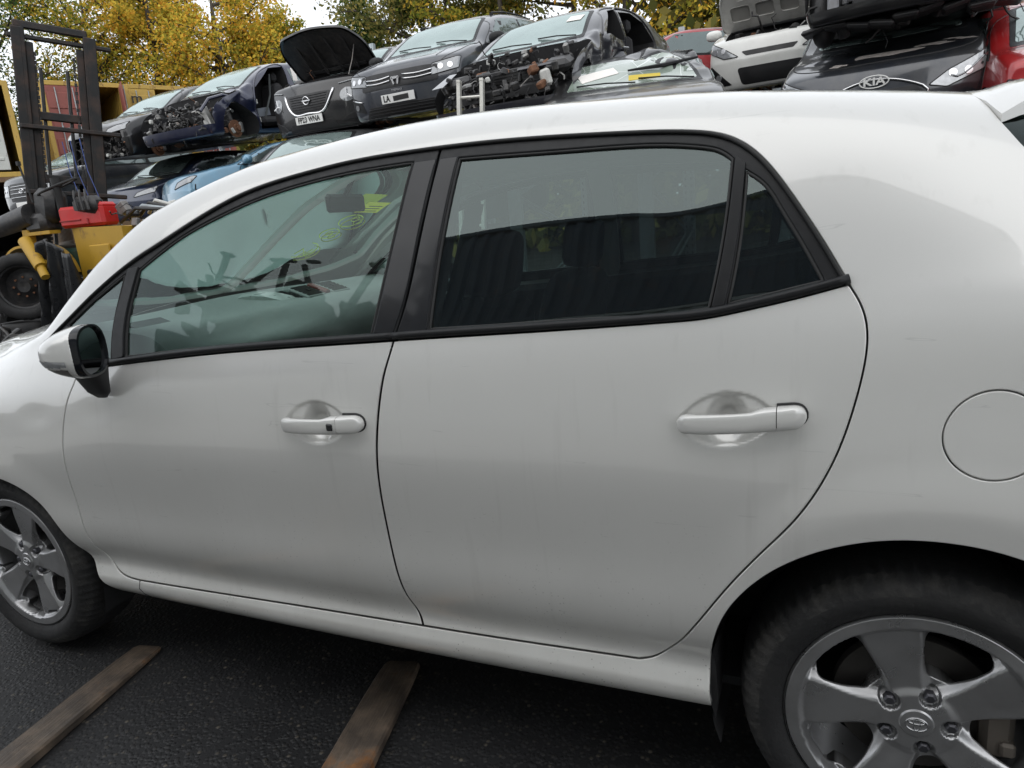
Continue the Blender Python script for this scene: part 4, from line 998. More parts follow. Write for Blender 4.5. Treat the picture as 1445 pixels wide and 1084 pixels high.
    def patch(s,name,poly,axis,mat,off=.006,side=1,sp=.07,r=.03,depth=.02,parent=None,label=None,holes=()):
        L=rounded(poly,r,sp*.6); o=panel(name,L,[rounded(h,r,sp*.6) for h in holes],s.fn(axis,side),mat,parent or s.root,sp=sp,off=off,roll=.003,depth=depth); tag(o,label); return o
    def line(s,name,pts,axis,r=.005,mat=None,off=0,side=1,sm=True,sp=.06,parent=None,closed=False):
        S=resample(pts,sp,2 if sm else 0); P,N=s.fn(axis,side)(S[:,0],S[:,1],off); mb=MB(); mb.tube([Vector(p) for p in P],r,5); return mb.build(name,mat or MAT['seal'],parent or s.root,True)
    def windows(s,side=1,quarter=True,front=True,rear=True,glass=None):
        p=s.sp; H=p['H']; ch=p.get('cowl',s.nose-.98); rx=p.get('rx',ch-.80); bz=p.get('belt',H*.615); bt=p.get('beltr',bz+.07); rr=p.get('rr',s.tail+.55); zt=H-.135; bp=p.get('bp',(rx+rr)/2+.25)
        z1=bz+.045; g=glass or MAT['bglass']
        s.dark=s.patch('window_surround',[(ch+.03,z1-.02),(rx+.14,zt+.03),(rx-.3,zt+.055),(rr+.25,zt+.035),(rr-.10,zt-.08),(rr-.34,bt+.10),(rr-.25,bt+.02),(bp,z1-.01)],'side',MAT['trim'],.003,side,.10,.05)
        if front: s.patch('side_window',[(ch-.12,z1+.02),(rx+.12,zt-.03),(bp+.05,zt+.01),(bp+.03,z1+.02)],'side',g,.007,side,.12,.02)
        if rear: s.patch('side_window',[(bp-.05,z1+.02),(bp-.03,zt+.01),(rr+.32,zt-.005),(rr+.16,bt+.03)],'side',g,.007,side,.12,.02)
        if quarter: s.patch('side_window',[(rr+.11,bt+.035),(rr+.26,zt-.01),(rr+.02,zt-.08),(rr-.20,bt+.06)],'side',g,.007,side,.12,.03)
        # shut lines, sill, handles
        s.line('shut_line',[(bp,zt+.0),(bp-.01,bz),(bp-.03,.6),(bp-.0,.30)],'side',.006,side=side)
        s.line('shut_line',[(ch-.05,bz+.02),(ch+.02,.75),(ch-.02,.5),(ch-.09,.30),(bp,.285),(s.ra+.45,.29)],'side',.006,side=side)
        s.line('shut_line',[(rr+.10,bt+.02),(s.ra+.12,.86),(s.ra+.28,.68),(s.ra+.43,.45),(s.ra+.45,.29)],'side',.006,side=side)
        for x in(bp+.16,rr+.32):
            a,n=s.hit('side',x,bz-.11,side); mb=MB(); mb.box((a.x,a.y+side*.022,a.z),(.20,.022,.03),bev=.008); mb.box((a.x+.08,a.y+side*.01,a.z),(.02,.03,.02)); mb.build('door_handle',s.paint,s.root)
    def mirror(s,side=1,mat=None):
        p=s.sp; ch=p.get('cowl',s.nose-.98); bz=p.get('belt',p['H']*.615); a,n=s.hit('side',ch-.14,bz+.04,side)
        V,Fc=blob((a.x+.02,a.y+side*.13,a.z+.06),.075,.115,.075,10,16,None,2.6); m=mesh_obj('wing_mirror',V,Fc,mat or s.paint,s.root,True)
        mb=MB(); mb.box((a.x+.03,a.y+side*.03,a.z),(.07,.12,.03),bev=.01); mb.build('mirror_arm',MAT['trim'],m)
    def screen(s,mat=None,frame=True):
        p=s.sp; ch=p.get('cowl',s.nose-.98); rx=p.get('rx',ch-.80); W=s.W
        poly=[(ch-.02,-W*.74),(rx+.14,-W*.60),(rx+.10,0),(rx+.14,W*.60),(ch-.02,W*.74),(ch+.05,0)]
        s.patch('screen_surround',[(ch+.06,-W*.80),(rx+.10,-W*.655),(rx+.055,0),(rx+.10,W*.655),(ch+.06,W*.80),(ch+.13,0)],'top',MAT['trim'],.003,sp=.12,r=.05)
        g=s.patch('windscreen',poly,'top',mat or MAT['wglass'],.007,sp=.12,r=.05)
        for y0,y1 in((.05,-.55),(.62,.08)):
            A,n=s.hit('top',ch+.03,y0); B,n2=s.hit('top',ch-.10,y1); mb=MB(); mb.tube([A+n*.02,(A+B)/2+n*.03,B+n2*.018],.008,5); mb.build('wiper',MAT['trim'],g)
        return g
    def rear_glass(s):
        p=s.sp; rr=p.get('rr',s.tail+.55); W=s.W
        s.patch('rear_window',[(rr-.10,-W*.58),(rr-.10,W*.58),(s.tail+.16,W*.66),(s.tail+.16,-W*.66)],'top',MAT['bglass'],.006,sp=.12,r=.05)
    def rear_lamps(s,z=.85):
        for sd in(-1,1): s.patch('tail_lamp',[(sd*s.W*.55,z-.05),(sd*s.W*.92,z-.08),(sd*s.W*.93,z+.12),(sd*s.W*.6,z+.08)],'rear',simple('tail_lamp_red',(.25,.01,.01),.15,coat=1),.006,sp=.06,r=.02)
    def plate(s,text,y=0,z=.45,end='front',parent=None):
        a,n=s.hit(end,y,z); g=1 if end=='front' else -1
        mb=MB(); x=max(g*s.hit(end,y+q,z+r)[0].x for q in(-.2,0,.2) for r in(-.05,.05))*g+g*.022; mb.box((x,y,z),(.012,.52,.112),bev=.003); pl=mb.build('number_plate',MAT['plate_w'] if end=='front' else simple('plate_y',(.75,.6,.05),.4),parent or s.root)
        if text: text_obj('plate_lettering',text,.080,(x+g*.0085,y,z),(PI/2,0,g*PI/2),MAT['plate_t'],pl,bold=True,font_scale=(.86,1.1))
        return pl
    def hub(s,x,side,kind='disc'):
        y=side*(s.W-.10); z=s.wr
        if kind=='disc':
            r=empty('wheel_hub',(0,0,0)); r.parent=s.root
            mb=MB(); mb.cyl((x,y-side*.10,z),(x,y-side*.075,z),.14,28); mb.build('brake_disc',MAT['rust'],r,auto=40)
            mb=MB(); mb.cyl((x,y-side*.09,z),(x,y-side*.03,z),.075,20); mb.cyl((x,y-side*.03,z),(x,y+side*.005,z),.034,14)
            for q in range(5): mb.cyl((x+.054*math.cos(q*1.257),y-side*.03,z+.054*math.sin(q*1.257)),(x+.054*math.cos(q*1.257),y-side*.005,z+.054*math.sin(q*1.257)),.008,6)
            mb.build('hub_flange',MAT['rust'],r,auto=40)
            mb=MB(); mb.box((x-.12,y-side*.09,z+.02),(.08,.09,.17),bev=.02); mb.build('brake_caliper',MAT['alu'],r)
            mb=MB(); mb.cyl((x,y-side*.12,z+.02),(x-.02,y-side*.20,z+.40),.035); mb.cyl((x,y-side*.10,z),(x+.02,y-side*.5,z-.06),.028); mb.build('suspension_strut',MAT['oily'],r)
        else: yard_wheel(s.root,(x,side*(s.W-.11),z),s.wr,side)
    def interior(s):
        p=s.sp
    def place(s):
        s.root.location=s.loc; s.root.rotation_euler=s.rot
def text_obj(name,text,size,loc,rot,mat,parent=None,bold=False,depth=.0015,font_scale=(1,1)):
    cu=bpy.data.curves.new(name,'FONT'); cu.body=text; cu.size=size*1.25; cu.align_x='CENTER'; cu.align_y='CENTER'; cu.extrude=depth; cu.resolution_u=3; cu.offset=.0026 if bold else 0; cu.space_character=1.05
    o=bpy.data.objects.new(name,cu); C.objects.link(o); dg=bpy.context.evaluated_depsgraph_get(); dg.update(); me=bpy.data.meshes.new_from_object(o.evaluated_get(dg)); bpy.data.objects.remove(o)
    me.materials.clear(); me.materials.append(mat); o=bpy.data.objects.new(name,me); C.objects.link(o); o.location=loc; o.rotation_euler=rot; o.scale=(font_scale[0],font_scale[1],1); o.parent=parent; o['kind']='stuff' if False else 'part'
    del o['kind']; return o
_ty={}
def tyre_mesh(r,w,name='tyre'):
    k=(round(r,3),round(w,3))
    if k in _ty: return _ty[k]
    ri=r*.64; prof=[(ri,-w*.40),(ri+.01,-w*.5),(r*.80,-w*.53),(r*.93,-w*.49),(r*.985,-w*.40),(r,-w*.2)]; prof=prof+[(a,-h) for a,h in prof[::-1]]; n=72; V=[];Fc=[];m=len(prof)
    for q in range(n):
        a=2*PI*q/n
        for i,(rr,h) in enumerate(prof):
            c=.008*(q%2) if 3<=i<=m-4 else 0; V.append(((rr-c)*math.cos(a),h,(rr-c)*math.sin(a)))
    for q in range(n):
        for i in range(m): Fc.append((q*m+i,q*m+(i+1)%m,((q+1)%n)*m+(i+1)%m,((q+1)%n)*m+i))
    me=bpy.data.meshes.new(name); me.from_pydata(V,[],Fc); me.materials.append(MAT['rubber']); me.polygons.foreach_set('use_smooth',[True]*len(me.polygons)); _ty[k]=me; return me
def tyre_obj(r,w,loc,rot,parent=None,name='tyre'):
    o=bpy.data.objects.new(name,tyre_mesh(r,w)); C.objects.link(o); o.location=loc; o.rotation_euler=rot; o.parent=parent; return o
def yard_wheel(parent,c,r,side,w=.2,rimmat=None):
    g=empty('wheel',c); g.parent=parent; tyre_obj(r,w,(0,0,0),(0,0,0),g)
    mb=MB(); mb.lathe([(0,.05*side),(.06,.07*side),(.09,.05*side),(r*.5,.06*side),(r*.62,.09*side),(r*.66,.09*side),(r*.66,-.09*side)],40); mb.build('rim',rimmat or MAT['alloy'],g,auto=40)
    mb=MB()
    for k in range(5):
        a=k*2*PI/5; mb.lathe([(.15*r,0),(.155*r,0)],3) if False else None
        mb.box((r*.36*math.cos(a+.63),.062*side,r*.36*math.sin(a+.63)),(r*.26,.012,r*.16),rot=Matrix.Rotation(-(a+.63),3,'Y'),bev=.004)
    mb.build('rim_opening',MAT['cavity'],g); return g
def junk(parent,name,seed,lo,hi,nb=14,nt=14,nc=8,scale=1.,part=True):
    """loose tangle of blocks, pots and hoses filling the box lo..hi"""
    rr=random.Random(seed); P=lambda:Vector([rr.uniform(a,b) for a,b in zip(lo,hi)]); ms=[MAT['oily'],MAT['alu'],MAT['rust'],MAT['black_plastic'],MAT['whiteplas'],MAT['steel']]
    wts=[.60,.06,.05,.22,.02,.05]; grp={}
    def mbm():
        i=rr.choices(range(6),wts)[0]; return grp.setdefault(i,MB())
    for _ in range(nb):
        R=Matrix.Rotation(rr.uniform(-.5,.5),3,'X')@Matrix.Rotation(rr.uniform(-.5,.5),3,'Y')@Matrix.Rotation(rr.uniform(0,3),3,'Z'); mbm().box(P(),[rr.uniform(.05,.26)*scale for _ in range(3)],rot=R,bev=.012)
    for _ in range(nc):
        a=P(); d=Vector((rr.gauss(0,1),rr.gauss(0,1),rr.gauss(0,.6))).normalized()*rr.uniform(.06,.2)*scale; mbm().cyl(a,a+d,rr.uniform(.03,.09)*scale,14)
    for _ in range(nt):
        a=P(); pts=[a]; d=Vector((rr.gauss(0,1),rr.gauss(0,1),rr.gauss(0,.6))).normalized()
        for k in range(7): d=(d+Vector((rr.gauss(0,.5),rr.gauss(0,.5),rr.gauss(0,.5)-.05))).normalized(); pts.append(pts[-1]+d*.09*scale)
        mbm().tube(pts,rr.uniform(.005,.02)*scale,6)
    nm={0:'engine_block',1:'casting',2:'rusty_bracket',3:'plastic_cover',4:'reservoir',5:'pipework'}
    for i,mb in grp.items(): o=mb.build(nm[i],ms[i],parent); o['kind']='stuff'
# ================================================================== cars racked in the yard
def at_nose(v,X,Y,base,yaw=0,pitch=11,roll=0):
    from mathutils import Euler
    e=Euler((math.radians(roll),math.radians(pitch),-PI/2+math.radians(yaw)),'XYZ')
    v.root.location=Vector((X,Y,base+.45))-e.to_matrix()@Vector((v.nose,0,.45)); v.root.rotation_euler=e
P_=lambda s,n,*a,**k:s.patch(n,*a,**k)
def sym(poly): return [(-y,z) for y,z in poly][::-1]
def headlamp(v,poly,inner=True,mat=None,side=(1,-1)):
    for sd in side:
        pl=poly if sd==1 else sym(poly)
        o=v.patch('headlamp',pl,'front',mat or MAT['lamp'],.006,sp=.05,r=.02)
        if inner:
            y=sum(p[0] for p in pl)/len(pl); z=sum(p[1] for p in pl)/len(pl)
            for dy in(-.05,.07):
                a,n=v.hit('front',y+dy*sd,z); mb=MB(); mb.cyl(a+n*.003,a+n*.013,.036,14); mb.build('lamp_projector',MAT['chrome'],o,auto=30)
        # dark rim
        L=rounded(pl,.02,.04); P,N=v.fn('front')(L[:,0],L[:,1],.005); mb=MB(); mb.tube([Vector(p) for p in P],.006,5,closed=True); mb.build('lamp_rim',MAT['seal'],o)
hatch=dict(L=4.09,W=1.83,H=1.50)
# ---------- dark slate hatchback-crossover with roof rails
P_dac=carpaint('slate_blue_paint',(.035,.040,.052),.3,.3,1,.25)
v=Veh('parked_car',dict(L=4.10,W=1.85,H=1.53,hoodz=.86,cowlz=1.06,cowl=.98,rx=.15,belt=.96,beltr=1.04,tum=.17,bow=.20,rake=.25,wr=.33,fa=1.2),P_dac,'dark slate grey hatchback with chrome grille bars, right of the black car with raised bonnet',group='scrap cars racked in rows')
v.windows(1); v.windows(-1); v.screen(); v.rear_glass(); v.rear_lamps(); v.mirror(1,MAT['trim']); v.mirror(-1,MAT['trim'])
v.patch('grille',[(-.60,.60),(.60,.60),(.60,.79),(.40,.80),(-.40,.80),(-.60,.79)],'front',MAT['grille'],.006,sp=.06)
headlamp(v,[(.50,.66),(.86,.70),(.87,.84),(.52,.80)])
for z in(.665,.715):
    for sd in(-1,1): v.line('grille_bar',[(sd*.10,z+.02),(sd*.30,z+.005),(sd*.52,z+.02)],'front',.011,MAT['chrome'],.016)
a,n=v.hit('front',0,.70); mb=MB(); mb.box((a.x+.03,0,.715),(.02,.13,.03)); mb.box((a.x+.03,-.04,.68),(.02,.025,.09),rot=Matrix.Rotation(.25,3,'X')); mb.box((a.x+.03,.04,.68),(.02,.025,.09),rot=Matrix.Rotation(-.25,3,'X')); mb.build('badge',MAT['chrome'],v.root)
v.patch('lower_grille',[(-.62,.27),(.62,.27),(.52,.40),(-.52,.40)],'front',MAT['grille'],.006,sp=.06)
v.patch('skid_strip',[(-.66,.215),(.66,.215),(.64,.265),(-.64,.265)],'front',simple('grey_skid',(.15,.15,.15),.6),.012,sp=.06,r=.01)
for z in(.30,.335,.37): v.line('grille_slat',[(-.55,z),(0,z),(.55,z)],'front',.006,MAT['trim'],.012)
for sd in(-1,1):
    pl=[(.60,.34),(.86,.40),(.87,.58),(.66,.50)]; pl=pl if sd==1 else sym(pl); v.patch('fog_surround',pl,'front',MAT['trim'],.006,sp=.05,r=.02)
    v.line('fog_trim',[(sd*.64,.485),(sd*.82,.53)],'front',.010,MAT['chrome'],.012); a,n=v.hit('front',sd*.76,.43); mb=MB(); mb.cyl(a,a+n*.014,.038,14); mb.build('fog_lamp',MAT['lamp'],v.root,auto=30)
pl=v.plate('LA',0,.47); 
for ch in list(pl.children): ch.location.y-=.175
a,n=v.hit('front',0,.47); px_=max(q.co.x for q in pl.data.vertices)+.002; mb=MB(); mb.box((px_,.05,.468),(.003,.24,.062),rot=Matrix.Rotation(.03,3,'X')); mb.build('tape',MAT['plate_t'],pl)
text_obj('model_lettering','STEPWAY',.030,(v.hit('front',0,.565)[0].x+.012,0,.565),(PI/2,0,PI/2),MAT['chrome'],v.root)
v.line('bonnet_crease',[(.95,.42),(1.4,.50),(1.8,.55)],'top',.008,P_dac,0); v.line('bonnet_crease',[(.95,-.42),(1.4,-.50),(1.8,-.55)],'top',.008,P_dac,0)
v.line('shut_line',[(1.02,.82),(1.5,.80),(1.80,.72),(1.93,.45),(1.955,0),(1.93,-.45),(1.80,-.72),(1.5,-.80),(1.02,-.82)],'top',.005)
for sd in(-1,1):
    P=[(v.fa+.395*math.cos(a),.34+.395*math.sin(a)) for a in np.linspace(-.2,PI+.2,18)]; v.line('arch_trim',P,'side',.028,MAT['trim'],0,side=sd,sm=False)
    P=[(v.ra+.395*math.cos(a),.34+.395*math.sin(a)) for a in np.linspace(-.2,PI+.2,18)]; v.line('arch_trim',P,'side',.028,MAT['trim'],0,side=sd,sm=False)
    mb=MB(); mb.box((-.1,sd*.87,.26),(2.0,.07,.09),bev=.02); mb.build('sill_trim',MAT['trim'],v.root)
    pts=[v.hit('top',x,sd*.60)[0]+Vector((0,0,.035)) for x in(.05,-.4,-.9,-1.3)]; mb=MB(); mb.tube(pts,.012,6); [mb.box(p-Vector((0,0,.02)),(.06,.03,.04)) for p in(pts[0],pts[2],pts[3])]; mb.build('roof_rail',MAT['trim'],v.root)
v.hub(v.fa,1); v.hub(v.fa,-1); v.hub(v.ra,1); v.hub(v.ra,-1)
at_nose(v,-5.28,7.25,2.52,-2,8)
# ---------- black crossover with its bonnet up
P_blk=carpaint('black_paint',(.006,.006,.007),.0,.3,.6,.10)
bay=[(1.02,-.70),(1.75,-.62),(1.86,0),(1.75,.62),(1.02,.70)]
v=Veh('parked_car',dict(L=4.15,W=1.80,H=1.56,hoodz=.93,cowlz=1.10,cowl=1.0,rx=.18,belt=1.0,beltr=1.14,bow=.24,rake=.30,fa=1.22),P_blk,'glossy black crossover with its bonnet propped wide open, right of the navy wreck',group='scrap cars racked in rows',cuts=[('z',bay,.72,1.6)])
v.windows(1); v.windows(-1); v.screen(); v.rear_glass(); v.rear_lamps(); v.mirror(1); v.mirror(-1)
bon=panel('bonnet',rounded([(.98,-.80),(1.55,-.80),(1.84,-.62),(1.93,0),(1.84,.62),(1.55,.80),(.98,.80),(1.03,0)],.12,.06),[],v.fn('top'),P_blk,None,sp=.09,off=.0,depth=.03,roll=.006)
und=panel('bonnet_underside',rounded([(1.02,-.76),(1.53,-.76),(1.80,-.58),(1.89,0),(1.80,.58),(1.53,.76),(1.02,.76),(1.07,0)],.12,.06),[],v.fn('top'),MAT['oily'],None,sp=.09,off=-.030,depth=.002)
hz=1.09; Mh=Matrix.Translation((.98,0,hz))@Matrix.Rotation(math.radians(-52),4,'Y')@Matrix.Translation((-.98,0,-hz))
for o in(bon,und): o.data.transform(Mh); o.parent=v.root
und.parent=bon
mb=MB()
for y in(-.45,-.15,.15,.45): mb.box((1.42,y,.985),(.62,.045,.018),bev=.008)
mb.box((1.15,0,1.03),(.05,1.2,.018)); r_=mb.build('stiffening_rib',MAT['black_plastic'],bon); r_.data.transform(Mh)
mb=MB(); mb.tube([(1.72,.60,.90),(1.5,.60,1.2),(1.30,.58,1.52)],.007,6); mb.build('bonnet_stay',MAT['steel'],v.root)
junk(v.root,'bay',5,(1.05,-.6,.78),(1.7,.6,.93),12,10,6,.9)
# front: V of chrome round the mesh grille, round lamps, thin running lights
v.patch('grille',[(-.30,.53),(.30,.53),(.42,.80),(-.42,.80)],'front',MAT['grille'],.007,sp=.05,r=.04)
v.line('grille_chrome',[(-.47,.815),(-.36,.60),(-.28,.525),(0,.515),(.28,.525),(.36,.60),(.47,.815)],'front',.020,MAT['chrome'],.010,sm=False)
for z in np.arange(.56,.79,.035): v.line('grille_mesh',[(-.30-(z-.56)*.3,z),(0,z-.006),(.30+(z-.56)*.3,z)],'front',.004,MAT['trim'],.012)
a,n=v.hit('front',0,.70); mb=MB(); mb.tube([Vector((a.x+.03,.055*math.cos(t),.70+.055*math.sin(t))) for t in np.linspace(0,2*PI,24,endpoint=False)],.008,6,closed=True); mb.box((a.x+.03,0,.70),(.012,.15,.022),bev=.003); mb.build('badge',MAT['chrome'],v.root)
for sd in(-1,1):
    L=[(sd*.68+.115*math.cos(t),.70+.10*math.sin(t)) for t in np.linspace(0,2*PI,20,endpoint=False)]; L=L if sd==1 else L
    o=v.patch('headlamp',L,'front',MAT['lamp'],.008,sp=.05,r=.01); a,n=v.hit('front',sd*.68,.70); mb=MB()
    for t in(PI/2,PI/2+2.1,PI/2-2.1): mb.box(a+Vector((.018,.05*math.cos(t),.05*math.sin(t))),(.01,.02,.09),rot=Matrix.Rotation(t-PI/2,3,'X'),bev=.003)
    mb.build('lamp_reflector',MAT['chrome'],o)
    v.line('running_light',[(sd*.55,.865),(sd*.72,.885),(sd*.84,.90)],'front',.010,MAT['lamp'],.008)
    v.patch('side_intake',[(sd*.52,.33),(sd*.80,.36),(sd*.83,.48),(sd*.62,.40)] if sd==1 else sym([(.52,.33),(.80,.36),(.83,.48),(.62,.40)]),'front',MAT['grille'],.006,sp=.05,r=.02)
v.patch('lower_grille',[(-.48,.27),(.48,.27),(.42,.40),(-.42,.40)],'front',MAT['grille'],.006,sp=.06)
v.patch('lower_lip',[(-.75,.225),(.75,.225),(.72,.255),(-.72,.255)],'front',MAT['trim'],.016,sp=.06,r=.01)
v.plate('FP23 WNA',0,.43)
for x in(v.fa,v.ra): v.hub(x,1); v.hub(x,-1)
at_nose(v,-7.35,8.0,2.62,-2,6)
# ---------- black wreck with a stove-in flank
P_vio=carpaint('blue_black_paint',(.020,.021,.030),.35,.3,1,.2)
v=Veh('wrecked_car',dict(L=4.15,W=1.80,H=1.45,hoodz=.74,cowlz=1.0,cowl=.92,rx=.12,belt=.93,beltr=1.03,slope=1,bow=.16,rake=.1,fa=1.28,rr=-1.25),P_vio,'blue black wreck with its nose torn off and front door stove in, beside the ladder',group='scrap cars racked in rows',
  cuts=[('z',[(1.15,-.86),(2.6,-.9),(2.6,.9),(1.15,.86)],.40,1.5),('y',[(-.10,.34),(-.08,.95),(-.12,1.30),(-.55,1.32),(-.95,1.22),(-1.12,.98),(-.98,.72),(-.72,.55),(-.62,.36)],.40,1.5),('y',[(.62,.99),(.20,1.30),(-.03,1.33),(-.02,.97)],.35,1.5)],dents=[((.35,.9,.62),(.75,.5,.42),.16,3.2),((1.0,.9,.8),(.4,.4,.3),.10,4)],lvl=3)
v.windows(-1); v.screen(); v.rear_glass(); v.rear_lamps()
v.line('window_frame',[(.72,.99),(.25,1.315),(-.02,1.345)],'side',.014,P_vio,0); v.line('door_pillar',[(-.06,.35),(-.05,.95),(-.06,1.34)],'side',.016,MAT['trim'],-.01)
v.line('roof_seal',[(-.1,1.34),(-.55,1.345),(-.97,1.25),(-1.16,.99),(-1.0,.70),(-.72,.52)],'side',.016,MAT['seal'],0)
v.line('shut_line',[(.82,.92),(.86,.7),(.80,.45),(.72,.32)],'side',.008)
a,n=v.hit('side',.10,.86); mb=MB(); mb.box((a.x,a.y+.03,a.z),(.19,.03,.035),bev=.01); mb.build('door_handle',P_vio,v.root)
for nm,x,z in(('cushion',-.45,.50),('backrest',-.75,.80)):
    mb=MB(); mb.box((x,.52,z),(.5,.34,.16) if nm=='cushion' else (.16,.34,.55),bev=.05); mb.build(nm,MAT['seat'],v.root)
mb=MB(); mb.box((-.93,.60,.8),(.03,.06,.5),bev=.01); mb.box((-.62,.62,1.18),(.10,.22,.16),bev=.04); mb.build('headrest',MAT['seat'],v.root)
a,n=v.hit('top',.42,.42); 
o=v.patch('paper_slip',[(.38,.34),(.52,.33),(.53,.52),(.39,.53)],'top',simple('white_paper',(.75,.72,.68),.7),.015,sp=.06,r=.002,depth=.002)
junk(v.root,'nose',11,(1.25,-.74,.36),(1.92,.74,.74),110,70,40,.42); junk(v.root,'bulkhead',12,(1.16,-.72,.60),(1.40,.72,.95),50,30,20,.4)
mb=MB(); mb.box((1.72,0,.50),(.06,1.35,.13),bev=.02); mb.build('crash_beam',MAT['black_plastic'],v.root)
mb=MB(); mb.box((1.62,.05,.55),(.05,.85,.40),bev=.01); [mb.box((1.65,.05,.38+.03*k),(.012,.84,.006)) for k in range(12)]; mb.build('radiator',MAT['oily'],v.root)
mb=MB(); mb.box((1.80,.58,.58),(.06,.13,.18),rot=Matrix.Rotation(.2,3,'X'),bev=.03); mb.build('washer_bottle',MAT['whiteplas'],v.root)
mb=MB(); mb.box((1.55,.45,.74),(.45,.45,.04),rot=Matrix.Rotation(.15,3,'Y'),bev=.02); mb.build('torn_slam_panel',P_vio,v.root)
mb=MB(); mb.loft([[Vector(p) for p in((1.95,-.75,.68),(1.5,-.80,.80),(1.5,-.70,.80),(1.92,-.66,.69))],[Vector(p) for p in((2.05,-.72,.66),(1.5,-.80,.83),(1.5,-.70,.83),(2.0,-.60,.67))]]); mb.build('torn_slam_panel',P_vio,v.root)
for sd in(-1,1): 
    pl=MB(); pl.box((1.60,sd*.66,.70),(.34,.30,.13),rot=Matrix.Rotation(.2*sd,3,'Z')@Matrix.Rotation(.2,3,'Y'),bev=.05); pl.build('headlamp_shell',MAT['oily'],v.root)
v.hub(v.fa-.05,1); v.hub(v.fa-.05,-1); v.hub(v.ra,1); v.hub(v.ra,-1)
at_nose(v,-3.45,6.1,2.12,-6,7)
# ---------- navy wreck, door off
P_navy=carpaint('navy_paint',(.010,.014,.045),.35,.3,1,.25)
v=Veh('wrecked_car',dict(L=4.1,W=1.82,H=1.50,hoodz=.76,cowlz=1.0,cowl=.92,rx=.05,belt=.93,beltr=1.0,bow=.15,rake=.1,fa=1.25,wr=.34),P_navy,'navy blue wreck with its front door and nose missing, left of the black crossover',group='scrap cars racked in rows',
  cuts=[('z',[(1.2,-.86),(2.6,-.9),(2.6,.9),(1.2,.86)],.42,1.5),('y',[(.80,.30),(.84,.62),(.74,.97),(.18,1.33),(-.18,1.36),(-.16,.98),(-.22,.6),(-.16,.32)],.30,1.5)],dents=[((1.1,.9,.8),(.45,.5,.35),.10,4)],lvl=3)
v.windows(-1); v.screen(); v.rear_glass(); v.rear_lamps()
v.patch('side_window',[(-.30,.99),(-.27,1.33),(-.95,1.29),(-1.15,1.06)],'side',MAT['bglass'],.006,sp=.1); v.line('door_frame_seal',[(.82,.34),(.85,.62),(.76,.97),(.2,1.34),(-.18,1.37),(-.15,.98),(-.20,.6),(-.14,.32)],'side',.016,P_navy,0,sm=False)
v.patch('paper_slip',[(-.42,1.10),(-.30,1.11),(-.36,1.34),(-.47,1.33)],'side',simple('white_paper',(.75,.72,.68),.7),.012,sp=.06,r=.002,depth=.002)
for y in(.50,-.35):
    mb=MB(); mb.box((-.02,y,.78),(.20,.46,.64),rot=Matrix.Rotation(-.2,3,'Y'),bev=.07); mb.build('backrest',MAT['seat'],v.root); mb=MB(); mb.box((-.10,y,1.20),(.12,.26,.18),bev=.05); mb.build('headrest',MAT['seat'],v.root)
    mb=MB(); mb.box((.30,y,.45),(.5,.46,.16),bev=.06); mb.build('cushion',MAT['seat'],v.root)
mb=MB(); mb.box((.32,.55,.62),(.30,.02,.14),rot=Matrix.Rotation(.1,3,'Y')); mb.build('grey_card',simple('grey_card',(.2,.22,.25),.6),v.root)
mb=MB(); mb.tube([(.05,.62,1.25),(.12,.60,.9),(.42,.60,.42)],.018,6); mb.build('seat_belt',simple('grey_webbing',(.10,.11,.11),.8),v.root)
for x,z in((.79,.45),(.78,.75)): mb=MB(); mb.box((x,.86,z),(.05,.05,.08),bev=.01); mb.build('door_hinge',MAT['whiteplas'],v.root)
junk(v.root,'nose',23,(1.22,-.78,.28),(1.98,.80,.78),120,80,40,.42)
mb=MB(); mb.box((1.75,.70,.50),(.12,.10,.42),rot=Matrix.Rotation(.3,3,'X'),bev=.02); mb.build('cooler_pipe',MAT['alu'],v.root)
mb=MB(); mb.tube([(1.1,.80,.80),(1.45,.82,.86),(1.75,.80,.80),(1.95,.78,.62)],.028,8); mb.build('inner_wing_rail',P_navy,v.root)
v.hub(v.fa,1); v.hub(v.fa,-1); v.hub(v.ra,1); v.hub(v.ra,-1)
at_nose(v,-10.05,7.75,2.78,-3,6)
# ---------- black car, bonnet shut, nose stripped
v=Veh('wrecked_car',dict(L=4.3,W=1.82,H=1.46,hoodz=.78,cowlz=1.0,cowl=.90,rx=.05,bow=.2,rake=.15),P_blk,'black car with crumpled bonnet and pale windscreen, farthest left of the upper rack row',group='scrap cars racked in rows',cuts=[('x',[(-.8,.25),(.8,.25),(.75,.68),(-.75,.68)],1.75,3)],dents=[((1.5,0,.85),(.6,.9,.3),.05,5)])
v.windows(1); v.windows(-1); v.screen(); v.rear_glass(); v.rear_lamps(); headlamp(v,[(.45,.66),(.84,.70),(.82,.82),(.50,.74)],False)
junk(v.root,'nose',31,(1.7,-.78,.28),(2.02,.78,.62),60,50,20,.42)
v.hub(v.fa,1); v.hub(v.ra,1); at_nose(v,-12.3,8.0,2.72,-3,8)
